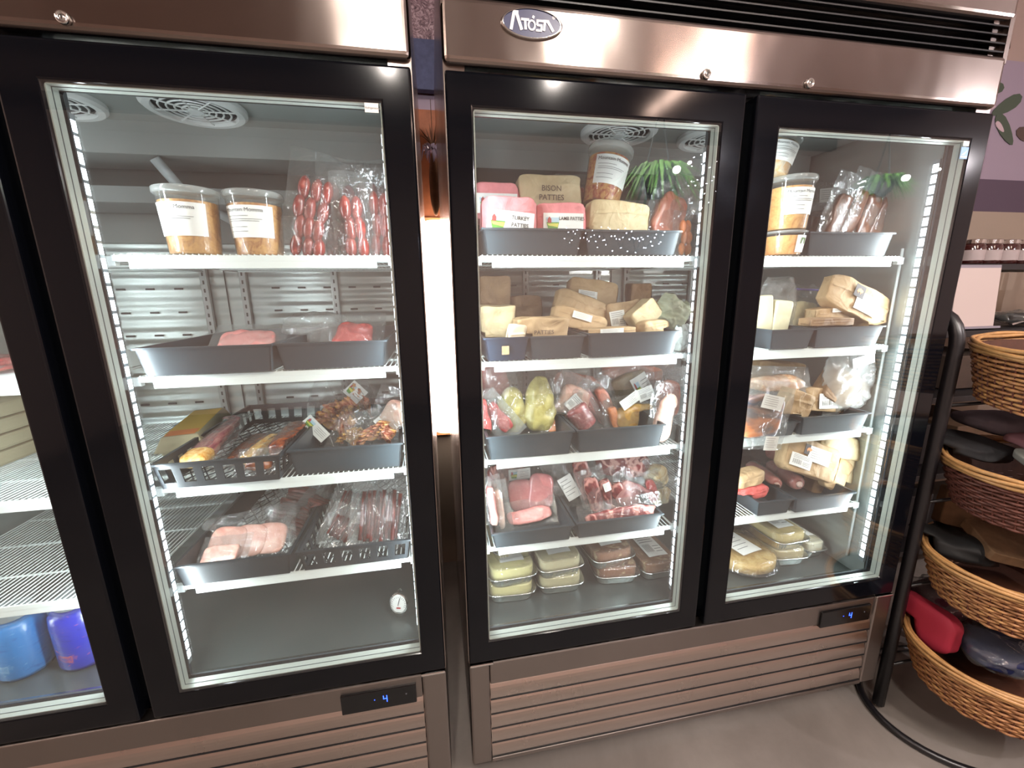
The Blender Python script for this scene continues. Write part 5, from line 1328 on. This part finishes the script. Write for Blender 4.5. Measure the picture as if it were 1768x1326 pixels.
# ================================================================ SETTLING: soft goods rest on the shelves and inside the trays
MOVES = {
    'leftmost upright vacuum bag of red sausage links, leaning right': -0.028,
    'second bag of sausage links from the soup tubs': 0.002,
    'short bright red sausage links in front of the darker bags': -0.018,
    'dark sausage links standing in a tall clear bag': 0.0105,
    'red sausage links in front at the door edge': 0.01,
    'rearmost dark sausage links half behind the door frame': 0.025,
    'flat clear pack of pink meat lying in the scuffed tray': 0.07,
    'bright red beef pack at the right end of the shallow tray': -0.015,
    'big empty-looking clear bag draped over the second shelf tray': 0.044,
    'long pale bacon slab with golden end in the slotted basket': -0.009,
    'dark smoked rib slab in the middle of the slotted basket': 0.045,
    'narrow smoked rib strip with golden ends beside the rolled meat': 0.07,
    'rolled smoked meat with a red cut face at the basket edge': 0.0505,
    'dark smoked piece seen behind the slots of the basket': -0.0255,
    'large fan of shaved ham with a green farm label below': 0.07,
    'narrow ham pack standing behind with a yellow-green label': 0.07,
    'shaved ham pile at the tray front, curled and orange edged': -0.015,
    'small golden ham fan leaning left at the tray front': 0.057,
    'pale smooth poultry pack cut off by the door frame': 0.009,
    'three pink ham slices fanned in a vacuum pack': 0.005,
    'second ham pack under the fanned slices at tray front': -0.0015,
    'upright bag of dark meat sticks in the slotted basket': -0.0045,
    'small stick bag resting at the basket left end': 0.015,
    'pink paper pack labelled turkey patties in front': -0.006,
    'pink paper pack labelled lamb patties beside the turkey pack': 0.0155,
    'pink patty pack behind at the left door edge': -0.003,
    'pink wrapped loaf behind the lamb patty pack': 0.045,
    'blank brown paper packet leaning in the right tray': 0.0255,
    'pink meat in a tall clear bag leaning right': 0.015,
    'pale tan box at the left door edge of the second shelf': 0.0485,
    'dark brown box above the pale tan box': 0.037,
    'brown pack stamped patties lying in the black bin': -0.0115,
    'cream wooden-looking wedge packet hanging over the bins': -0.0015,
    'shadowed brown packet at the back left of the pile': 0.035,
    'topmost brown packet of the heap with stamp and barcode': 0.07,
    'long brown packet under the topmost one': 0.0505,
    'lowest long brown packet with a white label strip': 0.03,
    'flat brown packet with a white strip at the tray rim': -0.0045,
    'brown packet with a white barcode label in the heap centre': 0.07,
    'pale brown packet tipped on its corner at the heap right': 0.034,
    'small round-ended packet under the tipped one': -0.012,
    'greenish white bag of dumplings at the shelf end': 0.03,
    'two yellow marinated chicken breasts in one vacuum pack': 0.057,
    'red cut meat in a white-backed pack at the left tray edge': 0.0105,
    'red meat sliver at the left door edge, third shelf': -0.009,
    'pink meat behind the yellow chicken on the left': 0.005,
    'orange fillet corner poking out beside the yellow chicken': 0.07,
    'white bag with a curved barcode label in the tray centre': 0.07,
    'dark pink sausage roll with round spots at the tray front': 0.07,
    'long pink strip leaning beside the spotted roll': 0.07,
    'second pink strip ending at the tray rim': 0.07,
    'salmon coloured fillet lying across the pile': 0.0505,
    'long salmon slab on top near the shelf above': 0.07,
    'grey-brown frozen slab behind the top salmon': 0.01,
    'golden mustard chicken breast with two white labels above': 0.07,
    'small orange slice beside the golden chicken': 0.07,
    'greenish grey pack with a round leaf label': 0.07,
    'pink fillet behind the hanging tail': 0.0555,
    'whitish clear bag at the right end of the third shelf': 0.065,
    'pair of large pink pork chops in clear vacuum film': 0.07,
    'flat pink meat pack under the pork chops': 0.0505,
    'tall pink strip pack at the left door edge': -0.0105,
    'second tall pink strip with white fat edge': 0.017,
    'dark shadowed meat behind with a farm label': 0.005,
    'labelled clear bag hanging between the two meat trays': 0.07,
    'large marbled steak pack on top of the right tray': 0.07,
    'dark red strip pack left of the marbled steak': 0.07,
    'dark meat pack standing second in the right tray': 0.07,
    'dark meat pack standing third, with a white tag': 0.07,
    'dark meat pack standing fourth in the right tray': 0.07,
    'broad mauve meat pack leaning right at the tray front': 0.07,
    'pale yellow fatty meat at the right end': 0.07,
    'cream coloured fat piece lower at the right end': 0.07,
    'red strip with orange edge behind the mauve meat': 0.07,
    'flat dark red pack along the front rim of the right meat tray': -0.0015,
    'first narrow brown-meat bag from the tubs': -0.015,
    'second narrow brown-meat bag with white label': -0.02,
    'small labelled clear bag behind near the tubs': -0.0075,
    'zip bag of white cheese blocks beside the door frame': 0.038,
    'two pale cheese blocks standing in the zip bag': -0.015,
    'large zip bag with a purple zip and white powder': 0.07,
    'white powder filling the large zip bag': 0.044,
    'flat brown packet in front with a white strip': 0.0505,
    'thin brown packet under the flat one at the tray rim': -0.0255,
    'white plastic bag with seasoned meat across the pile': -0.0145,
    'brown packet with stamp and barcode label, third shelf': 0.07,
    'folded brown packet left of the barcode packet': -0.024,
    'dark folded packet end above the short tray': 0.0395,
    'pink sausage tube left of the logo packet': 0.011,
    'pink tube end at the back under the hanging pack': 0.05,
    'tan wrapped roll behind the door frame edge': -0.0045,
    'small red wrapped roll at the tray front': 0.015,
    'large brown packet with logo and white labels above tubes': -0.03,
    'round-ended brown packet standing at the tray end': 0.065,
    'brown packet base in shadow behind the sausage tubes': 0.07,
}   # metres further along the sight line so that piled goods touch without interlocking
bpy.context.view_layer.update()
HARD = ('tray', 'basket', 'bin', 'tub', 'foil tray', 'refrigerator', 'lamp', 'plant', 'string lights', 'thermometer', 'jar', 'pie container', 'tag', 'egg carton', 'carton')
def goods():
    for o in col.objects:
        if o.parent is None and o.get('category') and o.get('category') not in HARD:
            c = o.location
            if .09 < c.y < .66 and -1.26 < c.x < 1.32 and .44 < c.z < 1.75: yield o
def family(o):
    return ([o] if o.type == 'MESH' else []) + [k for c in o.children for k in family(c)]
def settle(o):
    c = o.matrix_world.translation
    if 'hanging' in o['label'] or 'over the shelf front' in o['label']: tr_ok = False
    else: tr_ok = True
    zs = [z_ for z_ in [ZFL]+SH if z_ < c.z+.005]; zf_ = max(zs); up_ = min([z_ for z_ in SH+[1.79] if z_ > zf_])-.030
    tr = None
    if tr_ok:
        for T in TRAYS:
            if abs(T[4]-zf_) < .02 and T[0]-.01 < c.x < T[1]+.01: tr = T
    for m in family(o):
        M = m.matrix_world; Mi = M.inverted(); lift = {'plastic_film': .0002, 'plastic_wrap': .0002}.get(m.name.split('.')[0], .0012)
        if m.name.startswith(('label', 'fine', 'letter', 'farm', 'logo', 'animal', 'zip')): continue
        if m.data.users > 1: m.data = m.data.copy()
        for v in m.data.vertices:
            w_ = M @ v.co; x, y, z_ = w_
            lo = (tr[4]+.0034 if tr else zf_+.0028)+lift
            if tr_ok and z_ < lo: z_ = lo+(z_-lo)*.0
            if z_ > up_-lift: z_ = up_-lift
            if tr and z_ < tr[4]+tr[5]+.004:
                k = .0055+lift; x = min(max(x, tr[0]+k), tr[1]-k); y = min(max(y, tr[2]+k), tr[3]-k)
            if y < .055 and tr_ok: y = .055
            if (x, y, z_) != tuple(w_): v.co = Mi @ Vector((x, y, z_))
for o in goods():
    k = MOVES.get(o['label'])
    if k: o.location += (o.location-CAMP).normalized()*k
bpy.context.view_layer.update()
for o in list(goods()): settle(o)

def settle_in_basket(o):
    c = o.matrix_world.translation
    bs = [(z_-h_, z_) for z_, h_ in ((1.205, .165), (.895, .15), (.612, .15), (.325, .155)) if z_-h_-.03 < c.z < z_+.14]
    if not bs: return
    zb, zt = bs[-1]
    for m in family(o):
        if m.data.users > 1: m.data = m.data.copy()
        M = m.matrix_world; Mi = M.inverted(); k0 = .0 if 'wrap' in m.name else .002
        for v in m.data.vertices:
            w_ = M @ v.co; x, y, z_ = w_
            z_ = max(z_, zb+.015+k0)
            if z_ < zt+.012:
                s_ = (.82+.14*max(0, min(1, (z_-zb)/(zt-zb))))*.965-k0; dx, dy = (x-RX)/(.263*s_), (y-(RY-.08))/(.205*s_); r_ = math.hypot(dx, dy)
                if r_ > 1: x = RX+(x-RX)/r_; y = RY-.08+(y-(RY-.08))/r_
            if y > -.03 and x < 1.395: x = 1.395
            v.co = Mi @ Vector((x, y, z_))
for o in list(col.objects):
    if o.parent is None and o.get('category') in ('cloth', 'cardboard', 'bundle', 'wrapped goods'): settle_in_basket(o)
